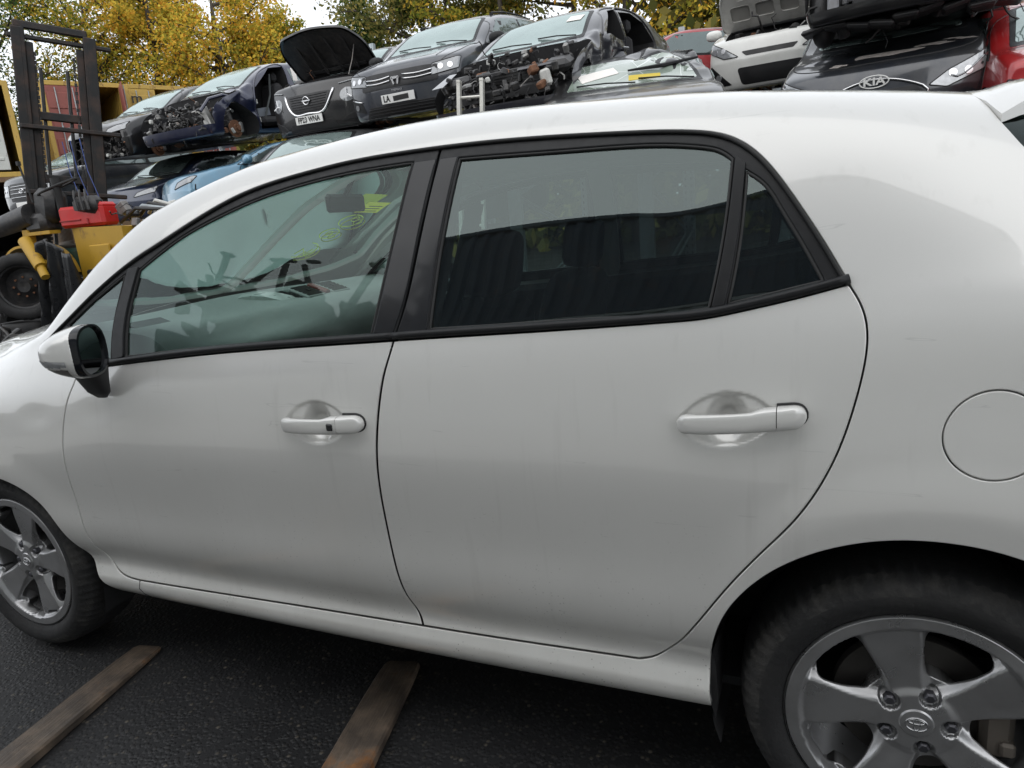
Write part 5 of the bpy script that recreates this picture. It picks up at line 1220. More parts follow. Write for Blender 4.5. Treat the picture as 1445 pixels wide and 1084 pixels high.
# ---------- white hatchback, bonnet up
P_wht=carpaint('white_paint',(.66,.66,.63),.0,.35,1,.22)
bay=[(1.02,-.66),(1.72,-.60),(1.82,0),(1.72,.60),(1.02,.66)]
v=Veh('parked_car',dict(L=4.0,W=1.71,H=1.49,hoodz=.86,cowlz=1.04,cowl=.98,rx=.15,belt=.94,beltr=1.04,bow=.26,rake=.28,fa=1.2,wr=.31),P_wht,'white hatchback with its bonnet open showing the pale ribbed underside',group='scrap cars racked in rows',cuts=[('z',bay,.70,1.6)])
v.windows(1); v.windows(-1); v.screen(); v.rear_glass(); v.rear_lamps(); v.mirror(1); v.mirror(-1)
pw=simple('primer_grey_underside',(.52,.51,.48),.6,dirt=.5)
BO=[(.98,-.78),(1.50,-.76),(1.80,-.58),(1.88,0),(1.80,.58),(1.50,.76),(.98,.78),(1.03,0)]
bon=panel('bonnet',rounded(BO,.12,.06),[],v.fn('top'),P_wht,None,sp=.09,off=.0,depth=.03,roll=.006)
hl_=[rounded([(x0,y0),(x1,y0),(x1,y1),(x0,y1)],.05,.03) for x0,x1,y0,y1 in((1.16,1.40,-.62,-.36),(1.48,1.70,-.52,-.30),(1.18,1.40,-.28,-.04),(1.48,1.74,-.24,-.03),(1.18,1.40,.04,.28),(1.48,1.74,.03,.24),(1.16,1.40,.36,.62),(1.48,1.70,.30,.52))]
und=panel('bonnet_underside',rounded([(1.0+(x-1.0)*.97,y*.96) for x,y in BO],.12,.05),hl_,v.fn('top'),pw,None,sp=.06,off=-.045,depth=-.02,hole_depth=-.02,roll=.004)
lin=panel('bonnet_liner',rounded([(1.03,-.72),(1.50,-.72),(1.76,-.55),(1.84,0),(1.76,.55),(1.50,.72),(1.03,.72)],.12,.05),[],v.fn('top'),simple('bonnet_liner_grey',(.30,.29,.27),.8),None,sp=.09,off=-.026,depth=.002)
hz=1.03; Mh=Matrix.Translation((.98,0,hz))@Matrix.Rotation(math.radians(-58),4,'Y')@Matrix.Translation((-.98,0,-hz))
for o in(bon,und,lin): o.data.transform(Mh)
bon.parent=v.root; und.parent=bon; lin.parent=bon
junk(v.root,'bay',8,(1.05,-.6,.76),(1.7,.6,.90),12,10,6,.8)
headlamp(v,[(.40,.66),(.60,.66),(.84,.78),(.83,.90),(.62,.80)])
v.patch('grille',[(-.30,.66),(.30,.66),(.36,.72),(-.36,.72)],'front',MAT['grille'],.006,sp=.05,r=.02); v.patch('lower_grille',[(-.36,.30),(.36,.30),(.42,.52),(-.42,.52)],'front',MAT['grille'],.006,sp=.06,r=.05)
for sd in(-1,1):
    pl=[(.50,.32),(.62,.32),(.82,.50),(.80,.60)]; v.patch('fog_surround',pl if sd==1 else sym(pl),'front',MAT['grille'],.006,sp=.04,r=.02); a,n=v.hit('front',sd*.68,.43); mb=MB(); mb.cyl(a,a+n*.02,.045,14); mb.build('fog_lamp',MAT['lamp'],v.root,auto=30)
for x in(v.fa,v.ra): v.hub(x,1); v.hub(x,-1)
at_nose(v,-.80,9.3,2.50,-6,8)
# ---------- red saloon seen side-on, farther back
P_red=carpaint('red_paint',(.30,.012,.018),.2,.3,1,.3)
v=Veh('parked_car',dict(L=4.2,W=1.78,H=1.46,cowlz=1.0),P_red,'scuffed red car seen from the side, between the blue black wreck and the white hatchback',group='scrap cars racked in rows',dents=[((-1.2,.9,.6),(.8,.4,.3),.05,5),((.2,.9,.6),(.8,.4,.3),.03,5)])
v.windows(1); v.windows(-1); v.screen(); v.rear_glass(); v.rear_lamps(); v.hub(v.fa,1); v.hub(v.ra,1)
v.root.location=(-2.55,12.4,2.78); v.root.rotation_euler=(0,0,math.radians(-142))
# ---------- crushed dark car under the white one
v=Veh('wrecked_car',dict(L=4.2,W=1.78,H=1.36,cowlz=.98,belt=.90,beltr=.98,cowl=.95,rx=.15),P_blk,'crushed black car with a cracked windscreen, just showing above the silver roof',group='scrap cars racked in rows',dents=[((.1,.6,1.3),(.8,.7,.35),.12,4),((-.5,.7,1.0),(.8,.4,.4),.08,4)],lvl=3)
v.windows(-1); cw=NT('cracked_glass'); vv=cw.n('ShaderNodeTexVoronoi',feature='DISTANCE_TO_EDGE'); vv.inputs['Scale'].default_value=2.6; cw.l(cw.obj(),vv.inputs['Vector']); lines=cw.ramp(vv.outputs['Distance'],[(.0,1),(.012,0)])
cw.bsdf(cw.mix(lines,cw.mix(cw.noise(2.5,5),(.16,.21,.17),(.33,.38,.33)),(.7,.75,.72)),.12,0,coat=1); MAT['crack']=cw.m
g=v.screen(cw.m)
v.patch('paper_slip',[(.60,-.56),(.78,-.50),(.66,-.12),(.50,-.18)],'top',simple('white_paper',(.75,.72,.68),.7),.012,sp=.06,r=.002,depth=.002)
v.patch('side_window',[(.75,.98),(.20,1.22),(-.2,1.24),(-.2,.99)],'side',MAT['bglass'],.008,sp=.08)
v.patch('shattered_film',[(.50,1.02),(.10,1.30),(-.22,1.30),(-.02,1.10),(-.15,.96)],'side',simple('crazed_glass',(.32,.33,.33),.25,coat=.6,vary=.5,scale=30,bump=.4,bscale=50),.02,sp=.08,r=.03)
mb=MB(); a,n=v.hit('top',.66,.32); mb.tube([a+n*.03+Vector((0,-.35,0)),a+n*.04,a+n*.06+Vector((-.1,.36,.02))],[.01,.022,.012],6); g2=mb.build('wiper_arm',MAT['trim'],v.root)
v.patch('yellow_crayon_patch',[(.74,-.02),(.86,-.02),(.86,.30),(.76,.30)],'top',simple('yellow_crayon',(.55,.42,.05),.7),.012,sp=.06,r=.01)
at_nose(v,-1.72,5.2,1.36,12,8)
# ---------- dark grey crossover facing the camera
P_kia=carpaint('graphite_paint',(.030,.034,.042),.4,.3,1,.35)
v=Veh('wrecked_car',dict(L=4.3,W=1.85,H=1.50,hoodz=.84,cowlz=1.02,cowl=.85,rx=.0,bow=.24,rake=.35,belt=.97),P_kia,'graphite grey car with a scraped bonnet facing straight out, another wreck stacked on its roof',group='scrap cars racked in rows',dents=[((1.3,-.4,.95),(.5,.4,.2),.04,6)],lvl=3)
v.windows(1); v.windows(-1); v.screen(); v.rear_glass(); v.rear_lamps()
headlamp(v,[(.45,.64),(.60,.60),(.88,.70),(.90,.86),(.60,.74)],True,simple('smoked_headlamp',(.38,.39,.40),.08,metal=.4,coat=1,vary=.5,scale=20))
v.line('running_light',[(.86,.80),(.72,.68),(.66,.66),(.62,.69)],'front',.009,MAT['lamp'],.014); v.line('running_light',[(-.86,.80),(-.72,.68),(-.66,.66),(-.62,.69)],'front',.009,MAT['lamp'],.014)
v.patch('grille',[(-.36,.50),(.36,.50),(.42,.60),(.34,.66),(-.34,.66),(-.42,.60)],'front',MAT['grille'],.006,sp=.05,r=.02)
v.line('grille_chrome',[(-.40,.50),(-.45,.60),(-.36,.67),(.36,.67),(.45,.60),(.40,.50)],'front',.012,MAT['chrome'],.010,sm=False)
v.patch('lower_grille',[(-.5,.28),(.5,.28),(.55,.42),(-.55,.42)],'front',MAT['grille'],.006,sp=.06)
a,n=v.hit('front',0,.745)
bd=empty('badge',(0,0,0)); bd.parent=v.root; text_obj('badge_lettering','KIA',.075,(a.x+.030,0,.745),(PI/2,0,PI/2),MAT['plate_w'],bd,True,.004,(1.25,1)); mb=MB(); mb.tube([Vector((a.x+.028,.125*math.cos(t),.745+.055*math.sin(t))) for t in np.linspace(0,2*PI,32,endpoint=False)],.006,6,closed=True); mb.build('badge_ring',MAT['plate_w'],bd)
scr=simple('bare_scraped_primer',(.42,.38,.35),.7,vary=.5,scale=30)
for i,(cx,cy,rx_,ry_) in enumerate(((1.62,.10,.07,.32),(1.52,.45,.06,.18),(1.75,-.35,.05,.10),(1.45,.72,.03,.10),(1.40,.62,.03,.08))):
    rr=random.Random(i); v.patch('paint_scrape',[(cx+rx_*math.cos(t)*rr.uniform(.4,1.2),cy+ry_*math.sin(t)*rr.uniform(.6,1.2)) for t in np.linspace(0,2*PI,14,endpoint=False)],'top',scr,.002,sp=.05,r=.004,depth=.001)
v.line('shut_line',[(.9,.84),(1.35,.84),(1.62,.78),(1.80,.55),(1.86,0),(1.80,-.55),(1.62,-.78),(1.35,-.84),(.9,-.84)],'top',.006)
at_nose(v,.30,6.75,1.53,-9,12)
# ---------- stripped wreck on top of it
v=Veh('wrecked_car',dict(L=4.3,W=1.80,H=1.5,hoodz=.78,cowlz=1.0),P_blk,'stripped black wreck with bare radiator front, stacked on the graphite grey car',group='scrap cars racked in rows',cuts=[('z',[(1.2,-.86),(2.6,-.9),(2.6,.9),(1.2,.86)],.36,1.5)],dents=[((1.2,0,.5),(.6,1.,.4),.08,4)])
v.windows(1); v.windows(-1); v.screen()
mb=MB(); mb.box((1.86,.05,.62),(.05,.95,.42),bev=.01); r=mb.build('radiator',MAT['oily'],v.root)
for k in range(16): 
    mb=MB(); mb.box((1.89,.05,.44+.025*k),(.008,.93,.006)); mb.build('radiator_fin',simple('radiator_fin',(.07,.07,.065),.5),r)
mb=MB(); mb.box((1.88,.05,.39),(.06,1.0,.05),bev=.01); mb.box((1.88,.05,.85),(.06,1.25,.06),bev=.01); mb.box((1.86,-.46,.62),(.06,.05,.42)); mb.box((1.86,.56,.62),(.06,.05,.42)); mb.build('front_panel',MAT['black_plastic'],v.root)
mb=MB(); mb.box((1.75,-.62,.45),(.30,.10,.26),bev=.015); mb.box((1.75,-.52,.60),(.12,.06,.40),bev=.015); mb.box((1.75,.66,.62),(.12,.16,.22),bev=.015); mb.build('chassis_leg',simple('grey_chassis_leg',(.26,.27,.29),.55,vary=.3,dirt=.6),v.root)
mb=MB()
for y in np.linspace(-.8,.8,9): mb.box((1.80-.1*abs(y),y,.20+.03*math.sin(y*7)),(.34,.22,.05),rot=Matrix.Rotation(.2*math.sin(y*5),3,'X'),bev=.02)
mb.build('undertray',MAT['black_plastic'],v.root)
mb=MB(); mb.tube([(1.9,-.55,.55),(1.93,-.3,.50),(1.93,.0,.50)],.008,6); mb.build('loose_wire',MAT['whiteplas'],v.root)
V,Fc=blob((1.50,-.74,.42),.32,.13,.34,12,20,None,2.3); mesh_obj('torn_wheel_liner',V,Fc,MAT['black_plastic'],v.root,True)
junk(v.root,'nose',41,(1.35,-.8,.2),(1.80,.85,.80),30,26,12,.7)
junk(v.root,'side',42,(1.4,.62,.25),(1.9,.95,.8),8,14,8,.6)
at_nose(v,.52,6.55,2.62,-6,3)
# ---------- red car at the right edge
P_rd2=carpaint('deep_red_paint',(.33,.01,.012),.2,.3,1,.15)
v=Veh('parked_car',dict(L=4.2,W=1.82,H=1.48,hoodz=.90,cowlz=1.05,bow=.3),P_rd2,'bright red car only just in frame at the far right edge',group='scrap cars racked in rows')
v.windows(1); v.windows(-1); v.screen(); v.rear_glass(); v.rear_lamps(); headlamp(v,[(.45,.60),(.85,.66),(.86,.78),(.5,.70)]); at_nose(v,2.12,5.9,1.25,2,8)
# ---------- lower left: blue, navy, graphite cars
P_lb=carpaint('light_blue_paint',(.13,.29,.42),.2,.3,1,.3)
v=Veh('parked_car',dict(L=4.1,W=1.8,H=1.42,hoodz=.80,cowlz=1.0,belt=.92),P_lb,'light blue car under the navy wreck',group='scrap cars racked in rows')
v.windows(1); v.windows(-1); v.screen(); v.rear_glass(); v.rear_lamps(); v.patch('paper_slip',[(-.62,1.08),(-.48,1.09),(-.54,1.34),(-.66,1.33)],'side',simple('white_paper',(.75,.72,.68),.7),.016,sp=.06,r=.002,depth=.002)
headlamp(v,[(.42,.62),(.84,.70),(.85,.80),(.5,.72)],False); v.patch('lower_grille',[(-.5,.28),(.5,.28),(.55,.42),(-.55,.42)],'front',MAT['grille'],.006,sp=.06); v.mirror(1); at_nose(v,-10.1,7.5,1.60,-28,0)
P_db=carpaint('deep_blue_paint',(.012,.022,.055),.3,.3,1,.25)
v=Veh('parked_car',dict(L=4.3,W=1.82,H=1.46,hoodz=.80,cowlz=1.0),P_db,'deep blue saloon behind the forklift, left of the light blue car',group='scrap cars racked in rows')
v.windows(1); v.windows(-1); v.screen(); headlamp(v,[(.42,.64),(.84,.70),(.85,.80),(.5,.72)],False); v.mirror(1); at_nose(v,-12.3,8.3,1.65,0,4)
v=Veh('parked_car',dict(L=4.3,W=1.86,H=1.60,hoodz=.95,cowlz=1.12,belt=1.02),P_kia,'dark grey off-roader with wide barred grille, seen beyond the forklift mast',group='scrap cars racked in rows')
v.windows(1); v.windows(-1); v.screen(); headlamp(v,[(.5,.60),(.85,.62),(.86,.86),(.55,.84)]); v.patch('grille',[(-.45,.50),(.45,.50),(.5,.86),(-.5,.86)],'front',MAT['grille'],.006,sp=.06)
for z in(.58,.66,.74,.80): v.line('grille_bar',[(-.45,z),(0,z),(.45,z)],'front',.010,MAT['chrome'],.012)
a,n=v.hit('front',0,.70); mb=MB(); mb.tube([Vector((a.x+.03,.075*math.cos(t),.70+.045*math.sin(t))) for t in np.linspace(0,2*PI,20,endpoint=False)],.008,5,closed=True); mb.box((a.x+.03,-.03,.70),(.01,.012,.07)); mb.box((a.x+.03,.03,.70),(.01,.012,.07)); mb.box((a.x+.03,0,.70),(.01,.06,.012)); mb.build('badge',MAT['chrome'],v.root)
v.plate('',0,.42); at_nose(v,-15.4,8.6,2.05,0,4)
P_sv=carpaint('mid_grey_paint',(.13,.135,.14),.4,.3,1,.3)
v=Veh('parked_car',dict(L=4.3,W=1.84,H=1.58,hoodz=.92,cowlz=1.08,bow=.22,rake=.2,belt=1.0),P_sv,'mid grey crossover with V shaped grille, under the black car with its bonnet up',group='scrap cars racked in rows')
v.windows(1); v.windows(-1); v.screen(); v.patch('grille',[(-.32,.62),(.32,.62),(.44,.86),(-.44,.86)],'front',MAT['grille'],.007,sp=.05); v.line('grille_chrome',[(-.46,.86),(-.34,.63),(0,.60),(.34,.63),(.46,.86)],'front',.018,MAT['chrome'],.010,sm=False)
a,n=v.hit('front',0,.76); mb=MB(); mb.tube([Vector((a.x+.03,.05*math.cos(t),.76+.05*math.sin(t))) for t in np.linspace(0,2*PI,24,endpoint=False)],.008,6,closed=True); mb.box((a.x+.03,0,.76),(.012,.14,.02),bev=.003); mb.build('badge',MAT['chrome'],v.root)
headlamp(v,[(.50,.72),(.86,.80),(.86,.88),(.52,.84)],False); at_nose(v,-6.95,6.4,1.25,8,3)
v=Veh('parked_car',dict(L=4.3,W=1.84,H=1.46),P_blk,'dark car with a leaning pale windscreen in the gap below the slate grey hatchback',group='scrap cars racked in rows')
v.windows(1); v.windows(-1); v.screen(); headlamp(v,[(.42,.60),(.84,.66),(.85,.76),(.5,.68)],False); at_nose(v,-5.4,6.6,1.02,0,3)
# behind the photographer: a wall of stacked containers (it shows mirrored in the car's panes)
Cm=cont_paint('light_grey_container',(.42,.44,.44),.3); Cw=cont_paint('pale_grey_container',(.60,.61,.59),.2); Cg=cont_paint('faded_grey_container',(.16,.17,.17)); Cb=cont_paint('dark_blue_container',(.03,.055,.09))
for z,m,l in((0,Cw,'pale grey container, bottom of the stack behind the photographer'),(2.6,Cm,'light grey container, middle of the stack behind the photographer'),(5.2,Cb,'dark blue container, top of the stack behind the photographer')):
    container('shipping_container',(-1.28,-5.9,z),math.radians(15),m,l,L=9.12,H=2.59)
rr=random.Random(3)
container('shipping_container',(-9.6,-8.0,0),0,Cw,'short pale grey container, lower one left of the tall stack behind the photographer')
container('shipping_container',(-9.6,-8.0,2.6),0,Cb,'short dark blue container under the scrap pile behind the photographer')
pj=empty('scrap_pile',(-9.6,-8.0,5.2)); tag(pj,'pile of engines and bent steel posts on the short dark blue container','scrap pile'); junk(pj,'heap',77,(-2.9,-1.0,.0),(2.9,1.0,1.9),260,10,90,2.3)
for k in range(7):
    mb=MB(); x=-2.7+k*.9; mb.box((x,.6,1.9+.2*math.sin(k*2)),(.10,.08,2.6),rot=Matrix.Rotation(.5*math.sin(k*1.7),3,'Y')); mb.box((x+.45*math.sin(.5*math.sin(k*1.7))*2,.6,3.15),(.3,.08,.08)); mb.build('bent_post',MAT['oily'],pj)
# ================================================================== forklift (yellow, in front of the racks on the left)
yel=cont_paint('worn_yellow_paint',(.46,.27,.02),.75); mastm=simple('dark_mast_steel',(.012,.012,.012),.55,metal=.2,vary=.5,scale=8,dirt=.5,dirtcol=(.10,.05,.03))
fk=empty('forklift',(-9.6,5.6,.45)); tag(fk,'yellow forklift with a tall black mast and no cab roof, left of the wrecks','forklift')
def W_(mb,name,mat,parent=fk,auto=None,smooth=False):
    o=mb.build(name,mat,None,smooth,auto); o.parent=parent; o.matrix_parent_inverse=Matrix.Translation(-parent.location) if parent is fk else Matrix.Identity(4); return o
TL=Matrix.Rotation(math.radians(-7),3,'X')
mast=empty('mast',(0,0,0)); mast.parent=fk; mast.location=Vector((-9.43,5.02,0))-fk.location; mast.rotation_euler=(0,.12,math.radians(57))
LEAN=-.03
def mrect(s0,z0,z1,w,d,y=0.):
    mb=MB(); L=z1-z0; mb.box((s0,y+LEAN*(z0+z1)/2,(z0+z1)/2),(w,d,L),rot=Matrix.Rotation(-LEAN,3,'X'),bev=.008); return mb
for s0 in(-.40,.40): mrect(s0,1.0,4.10,.105,.15).build('mast_upright',mastm,mast); mrect(s0-math.copysign(.045,s0)*1,1.0,4.10,.09,.025,.05).build('mast_flange',mastm,mast); mrect(s0-math.copysign(.045,s0)*1,1.0,4.10,.09,.025,-.06).build('mast_flange',mastm,mast)
for s0 in(-.27,.27): mrect(s0,1.2,3.95,.085,.09,.02).build('inner_mast_rail',mastm,mast)
for s0 in(-.17,.12):
    mb=MB(); mb.cyl((s0,.04,1.2),(s0,.04,3.7),.022,10); mb.build('lift_ram',MAT['oily'],mast,auto=30)
for z,t,a,b in((4.14,.085,-.43,.36),(4.0,.05,-.50,.62),(3.10,.10,-.36,.36),(2.32,.10,-.36,.36)):
    mb=MB(); mb.box(((a+b)/2,-.13 if abs(a)>.4 else .0,z),(b-a,.07,t),bev=.01); mb.build('mast_crossbar',mastm,mast)
for z,a,b in((2.93,-.44,.66),(2.13,-.44,.68)):
    mb=MB(); mb.box(((a+b)/2,-.17,z),(b-a,.06,.055),bev=.01); mb.box((a+.03,-.1,z),(.06,.14,.055),bev=.01); mb.build('load_guard_bar',mastm,mast)
for s0 in(-.31,.33):
    mb=MB(); mb.tube([(s0,-.05,3.9),(s0+.02,-.09,3.0),(s0+.03,-.08,2.2),(s0-.02,0,1.4)],.016,8); mb.build('hydraulic_hose',MAT['seal'],mast,True)
for s0 in(-.22,.20):
    mb=MB()
    for k in range(46): mb.box((s0,-.03+.006*(k%2),1.5+.052*k),(.034 if k%2 else .018,.016,.045))
    mb.build('lift_chain',MAT['oily'],mast)
for z in(1.7,2.4,3.1,3.8):
    for s0 in(-.40,.40):
        mb=MB(); mb.cyl((s0,-.095,z),(s0,-.075,z),.016,6); mb.build('bolt_head',MAT['steel'],mast)
for k,x in enumerate((-9.05,-8.9,-8.72)):
    mb=MB(); mb.tube([(x,5.15,2.75),(x+.09,5.1,2.35),(x+.28,5.05,1.95)],.005,6); W_(mb,'blue_strap',simple('blue_strap',(.03,.06,.22),.6))
mb=MB(); mb.box((-.40,-.092,2.0),(.03,.008,.42)); lab=mb.build('white_label',MAT['plate_w'],mast)
for k in range(6):
    mb=MB(); mb.box((-.40,-.098,1.84+.063*k),(.018,.005,.03)); mb.build('label_mark',MAT['plate_t'],lab)
# chassis, counterweight, wings
mb=MB(); mb.loft([[Vector(p) for p in((-8.62,y,.75),(-7.75,y,.75),(-7.75,y,1.62-.02*i),(-8.62,y,1.66))] for i,y in enumerate((4.72,5.0,6.4,6.9))]); W_(mb,'engine_cover',yel,auto=40)
mb=MB(); mb.box((-8.40,4.69,.98),(.13,.06,.32),bev=.02); W_(mb,'cover_vent',MAT['cavity'])
mb=MB(); mb.box((-8.16,4.69,1.12),(.36,.03,.62),bev=.02); W_(mb,'side_plate',yel)
mb=MB(); mb.box((-9.1,5.3,.85),(1.1,1.2,.35),bev=.03); W_(mb,'chassis',MAT['oily'])
mb=MB(); mb.box((-9.1,5.1,1.25),(.6,.5,.35),bev=.05); W_(mb,'green_casting',simple('dark_green_casting',(.01,.06,.04),.5,dirt=.4))
mb=MB(); R=.50; c=Vector((-9.28,4.58,1.05)); A=[];B=[]
for t in np.linspace(.15,2.5,14): A.append(c+Vector((R*math.cos(t),-.13,R*.9*math.sin(t)))); B.append(c+Vector((R*math.cos(t),.25,R*.9*math.sin(t))))
mb.strip(A,B); mb.strip([a+Vector((0,0,-.03)) for a in A],A); mb.box((-9.27,4.60,1.66),(.13,.10,.42),rot=Matrix.Rotation(.12,3,'Y'),bev=.015); mb.box((-8.97,4.62,1.22),(.34,.16,.32),rot=Matrix.Rotation(.75,3,'Y'),bev=.03); mb.box((-9.01,4.62,1.63),(.42,.14,.04)); o=W_(mb,'front_wing',yel,auto=40)
mb=MB(); mb.cyl((-9.15,4.45,1.55),(-8.80,4.35,1.22),.075,14); mb.cyl((-8.85,4.36,1.27),(-8.72,4.32,1.10),.05,12); W_(mb,'tilt_ram',yel,auto=40)
mb=MB(); mb.cyl((-9.80,4.55,1.74),(-9.12,4.60,1.86),.115,20,.14); W_(mb,'air_cleaner',MAT['oily'],auto=40)
mb=MB(); mb.box((-8.95,4.75,1.95),(.34,.30,.42),rot=Matrix.Rotation(.2,3,'Y'),bev=.08); mb.box((-9.15,4.7,1.75),(.5,.3,.25),bev=.06); W_(mb,'seat_and_console',MAT['oily'],auto=40)
ce=Vector((-8.72,4.72,2.16)); Rm=Matrix.Rotation(math.radians(18),3,'X')@Matrix.Rotation(math.radians(-12),3,'Y')
mb=MB(); mb.tube([ce+Rm@Vector((.235*math.cos(t),.235*math.sin(t),0)) for t in np.linspace(0,2*PI,32,endpoint=False)],.014,7,closed=True); [mb.tube([ce,ce+Rm@Vector((.23*math.cos(t),.23*math.sin(t),0))],.010,5) for t in(.3,2.4,4.5)]; mb.cyl(ce+Rm@Vector((0,0,.03)),ce-Vector((0,0,.5)),.045,12); mb.cyl(ce+Vector((0,0,.0)),ce+Vector((0,0,.10)),.06,12); W_(mb,'steering_wheel',MAT['seal'],auto=50)
mb=MB(); mb.tube([(-9.05,4.6,2.0),(-9.12,4.58,2.45)],.012,6); mb.box((-9.125,4.58,2.47),(.04,.04,.05)); W_(mb,'control_lever',MAT['seal'])
mb=MB(); 
for k in range(3): mb.tube([(-8.42+.10*k,4.70,2.08),(-8.38+.10*k,4.66,2.00),(-8.36+.10*k,4.66,1.84)],.014,6)
mb.box((-8.32,4.78,1.90),(.40,.2,.22),bev=.06); W_(mb,'rolled_cushion',MAT['oily'],auto=40)
wg=empty('wheel',(0,0,0)); wg.parent=fk; wg.location=Vector((-9.30,4.42,1.0))-fk.location; wg.rotation_euler=(0,0,math.radians(40))
tyre_obj(.42,.26,(0,0,0),(0,0,0),wg); mb=MB(); mb.lathe([(0,-.04),(.07,-.05),(.10,-.02),(.16,.02),(.22,.03),(.25,-.09),(.28,-.10)],32); mb.build('rim',MAT['oily'],wg,auto=40)
mb=MB(); [mb.cyl((.12*math.cos(a),-.03,.12*math.sin(a)),(.12*math.cos(a),.01,.12*math.sin(a)),.014,6) for a in np.linspace(0,2*PI,8,endpoint=False)]; mb.build('wheel_nut',MAT['rust'],wg)
# black sheet draped by the wing
V=[];nx,nz=26,18
for i in range(nx+1):
    for j in range(nz+1):
        u=i/nx; w=j/nz; x=-8.95+.62*u-.12*w; z=1.45-1.0*w+.10*math.sin(u*5); y=4.42-.10*math.sin(u*16+w*2)*(.3+w)+.05*math.sin(u*37+w*5)*(.3+w)+.12*w
        V.append((x,y,z))
o=mesh_obj('draped_sheet',V,[(i*(nz+1)+j,i*(nz+1)+j+1,(i+1)*(nz+1)+j+1,(i+1)*(nz+1)+j) for i in range(nx) for j in range(nz)],simple('black_polythene',(.015,.016,.018),.3,vary=.3),None,True)
m=o.modifiers.new('t','SOLIDIFY'); m.thickness=.01; tag(o,'black plastic sheet hanging in folds between the forklift wing and its yellow cover','plastic sheet')
# red box on the engine cover
red=simple('red_plastic',(.50,.012,.012),.4,vary=.08,dirt=.2)
rb=empty('fuel_can',(-8.42,4.83,1.655),(0,0,math.radians(12))); tag(rb,'bright red plastic box with a moulded groove on top of the yellow forklift','plastic box')
mb=MB(); mb.box((0,0,.125),(.64,.28,.25),bev=.035); mb.box((.12,0,.225),(.40,.27,.08),rot=Matrix.Rotation(-.06,3,'Y'),bev=.03)
mb.build('case',red,rb,auto=30)
mb=MB(); mb.box((-.15,-.145,.085),(.30,.015,.018),bev=.004); mb.box((.10,-.145,.06),(.02,.015,.07),bev=.004); mb.build('moulded_rib',simple('dark_red_plastic',(.30,.01,.01),.5),rb)
mb=MB(); mb.tube([(-.02,0,.25),(-.0,0,.29),(.12,0,.295),(.14,0,.26)],.014,6); mb.build('handle',MAT['seal'],rb)
mb=MB(); mb.box((-.02,0,-.01),(.14,.1,.02)); mb.build('catch',MAT['seal'],rb)
# headlamp and lamp clutter beside the box
pj=empty('parts_heap',(-7.55,5.1,1.62)); tag(pj,'heap of black grilles and trim strips beside the red plastic box','scrap parts','loose scrap parts')
for k in range(4):
    mb=MB(); mb.tube([(-.45+.05*k,-.18+.1*k,.05+.03*k),(-.1,-.22+.1*k,.19+.03*k),(.35,-.2+.1*k,.14),(.7,-.15+.1*k,.02)],.022,6); mb.build('trim_strip',[MAT['black_plastic'],MAT['gal'],MAT['black_plastic'],MAT['whiteplas']][k],pj,True)
junk(pj,'bits',91,(-.5,-.25,0),(.9,.4,.22),16,10,8,.6)
# platform the cover heap rests on
# ================================================================== tyres
random.seed(4); rr=random.Random(9)
def tstack(X,Y,n,r=.33,z0=0,lab=''):
    for k in range(n):
        o=tyre_obj(r*rr.uniform(.95,1.05),.21,(X+rr.uniform(-.05,.05),Y+rr.uniform(-.05,.05),z0+.105+.21*k),(PI/2+rr.uniform(-.04,.04),rr.uniform(0,6),rr.uniform(-.04,.04)))
        pos='bottom' if k==0 else('top' if k==n-1 else '%s from the bottom'%['','second','third','fourth','fifth','sixth','seventh','eighth','ninth'][k])
        tag(o,'%s tyre of the %s'%(pos,lab),'tyre','worn tyres stacked flat at the left')
tstack(-12.55,5.5,7,lab='stack nearest the forklift wheel'); tstack(-13.45,5.9,8,lab='tall stack in the middle of the tyre heap'); tstack(-14.2,6.3,8,lab='tall stack by the left edge of the photo'); tstack(-11.6,5.6,3,lab='low stack under the forklift tank')
o=tyre_obj(.36,.25,(-9.50,4.44,.43),(PI/2,0,0)); tag(o,'tyre lying flat directly under the forklift wheel','tyre')
pl=MB(); pl.box((-9.9,4.6,.145),(2.3,1.6,.29),bev=.03); o=pl.build('concrete_block',simple('stained_concrete',(.16,.155,.145),.85,vary=.3,scale=5,bump=.3,dirt=.5)); tag(o,'low stained concrete block carrying the forklift and the flat tyre','concrete block')
pl=MB(); pl.box((-8.1,6.2,.35),(1.9,3.4,.70),bev=.03); o=pl.build('concrete_block',MAT['stained_concrete']); tag(o,'taller stained concrete block behind the forklift cover','concrete block')
for i,(x,y,sd) in enumerate(((-8.9,3.2,51),(-7.9,2.9,52),(-9.9,3.4,53))):
    pj=empty('parts_heap',(x,y,0)); tag(pj,['heap of dark broken bumpers and lamps just left of the white bonnet','heap of dark broken trim nearest the silver car wing','heap of dark broken trim below the forklift wheel'][i],'scrap parts','loose scrap parts'); junk(pj,'bits',sd,(-.7,-.4,.05),(.7,.5,.55),26,16,10,1.1)
mb=MB(); mb.loft([[Vector(p) for p in((-11.5,4.5,.3),(-10.9,4.4,.35),(-11.3,4.45,.85))],[Vector(p) for p in((-11.5,4.56,.3),(-10.9,4.46,.35),(-11.3,4.51,.85))]]); o=mb.build('red_panel',simple('dull_red_panel',(.28,.05,.02),.5)); tag(o,'dull red triangular body panel at the left edge beside the tyres','car panel')
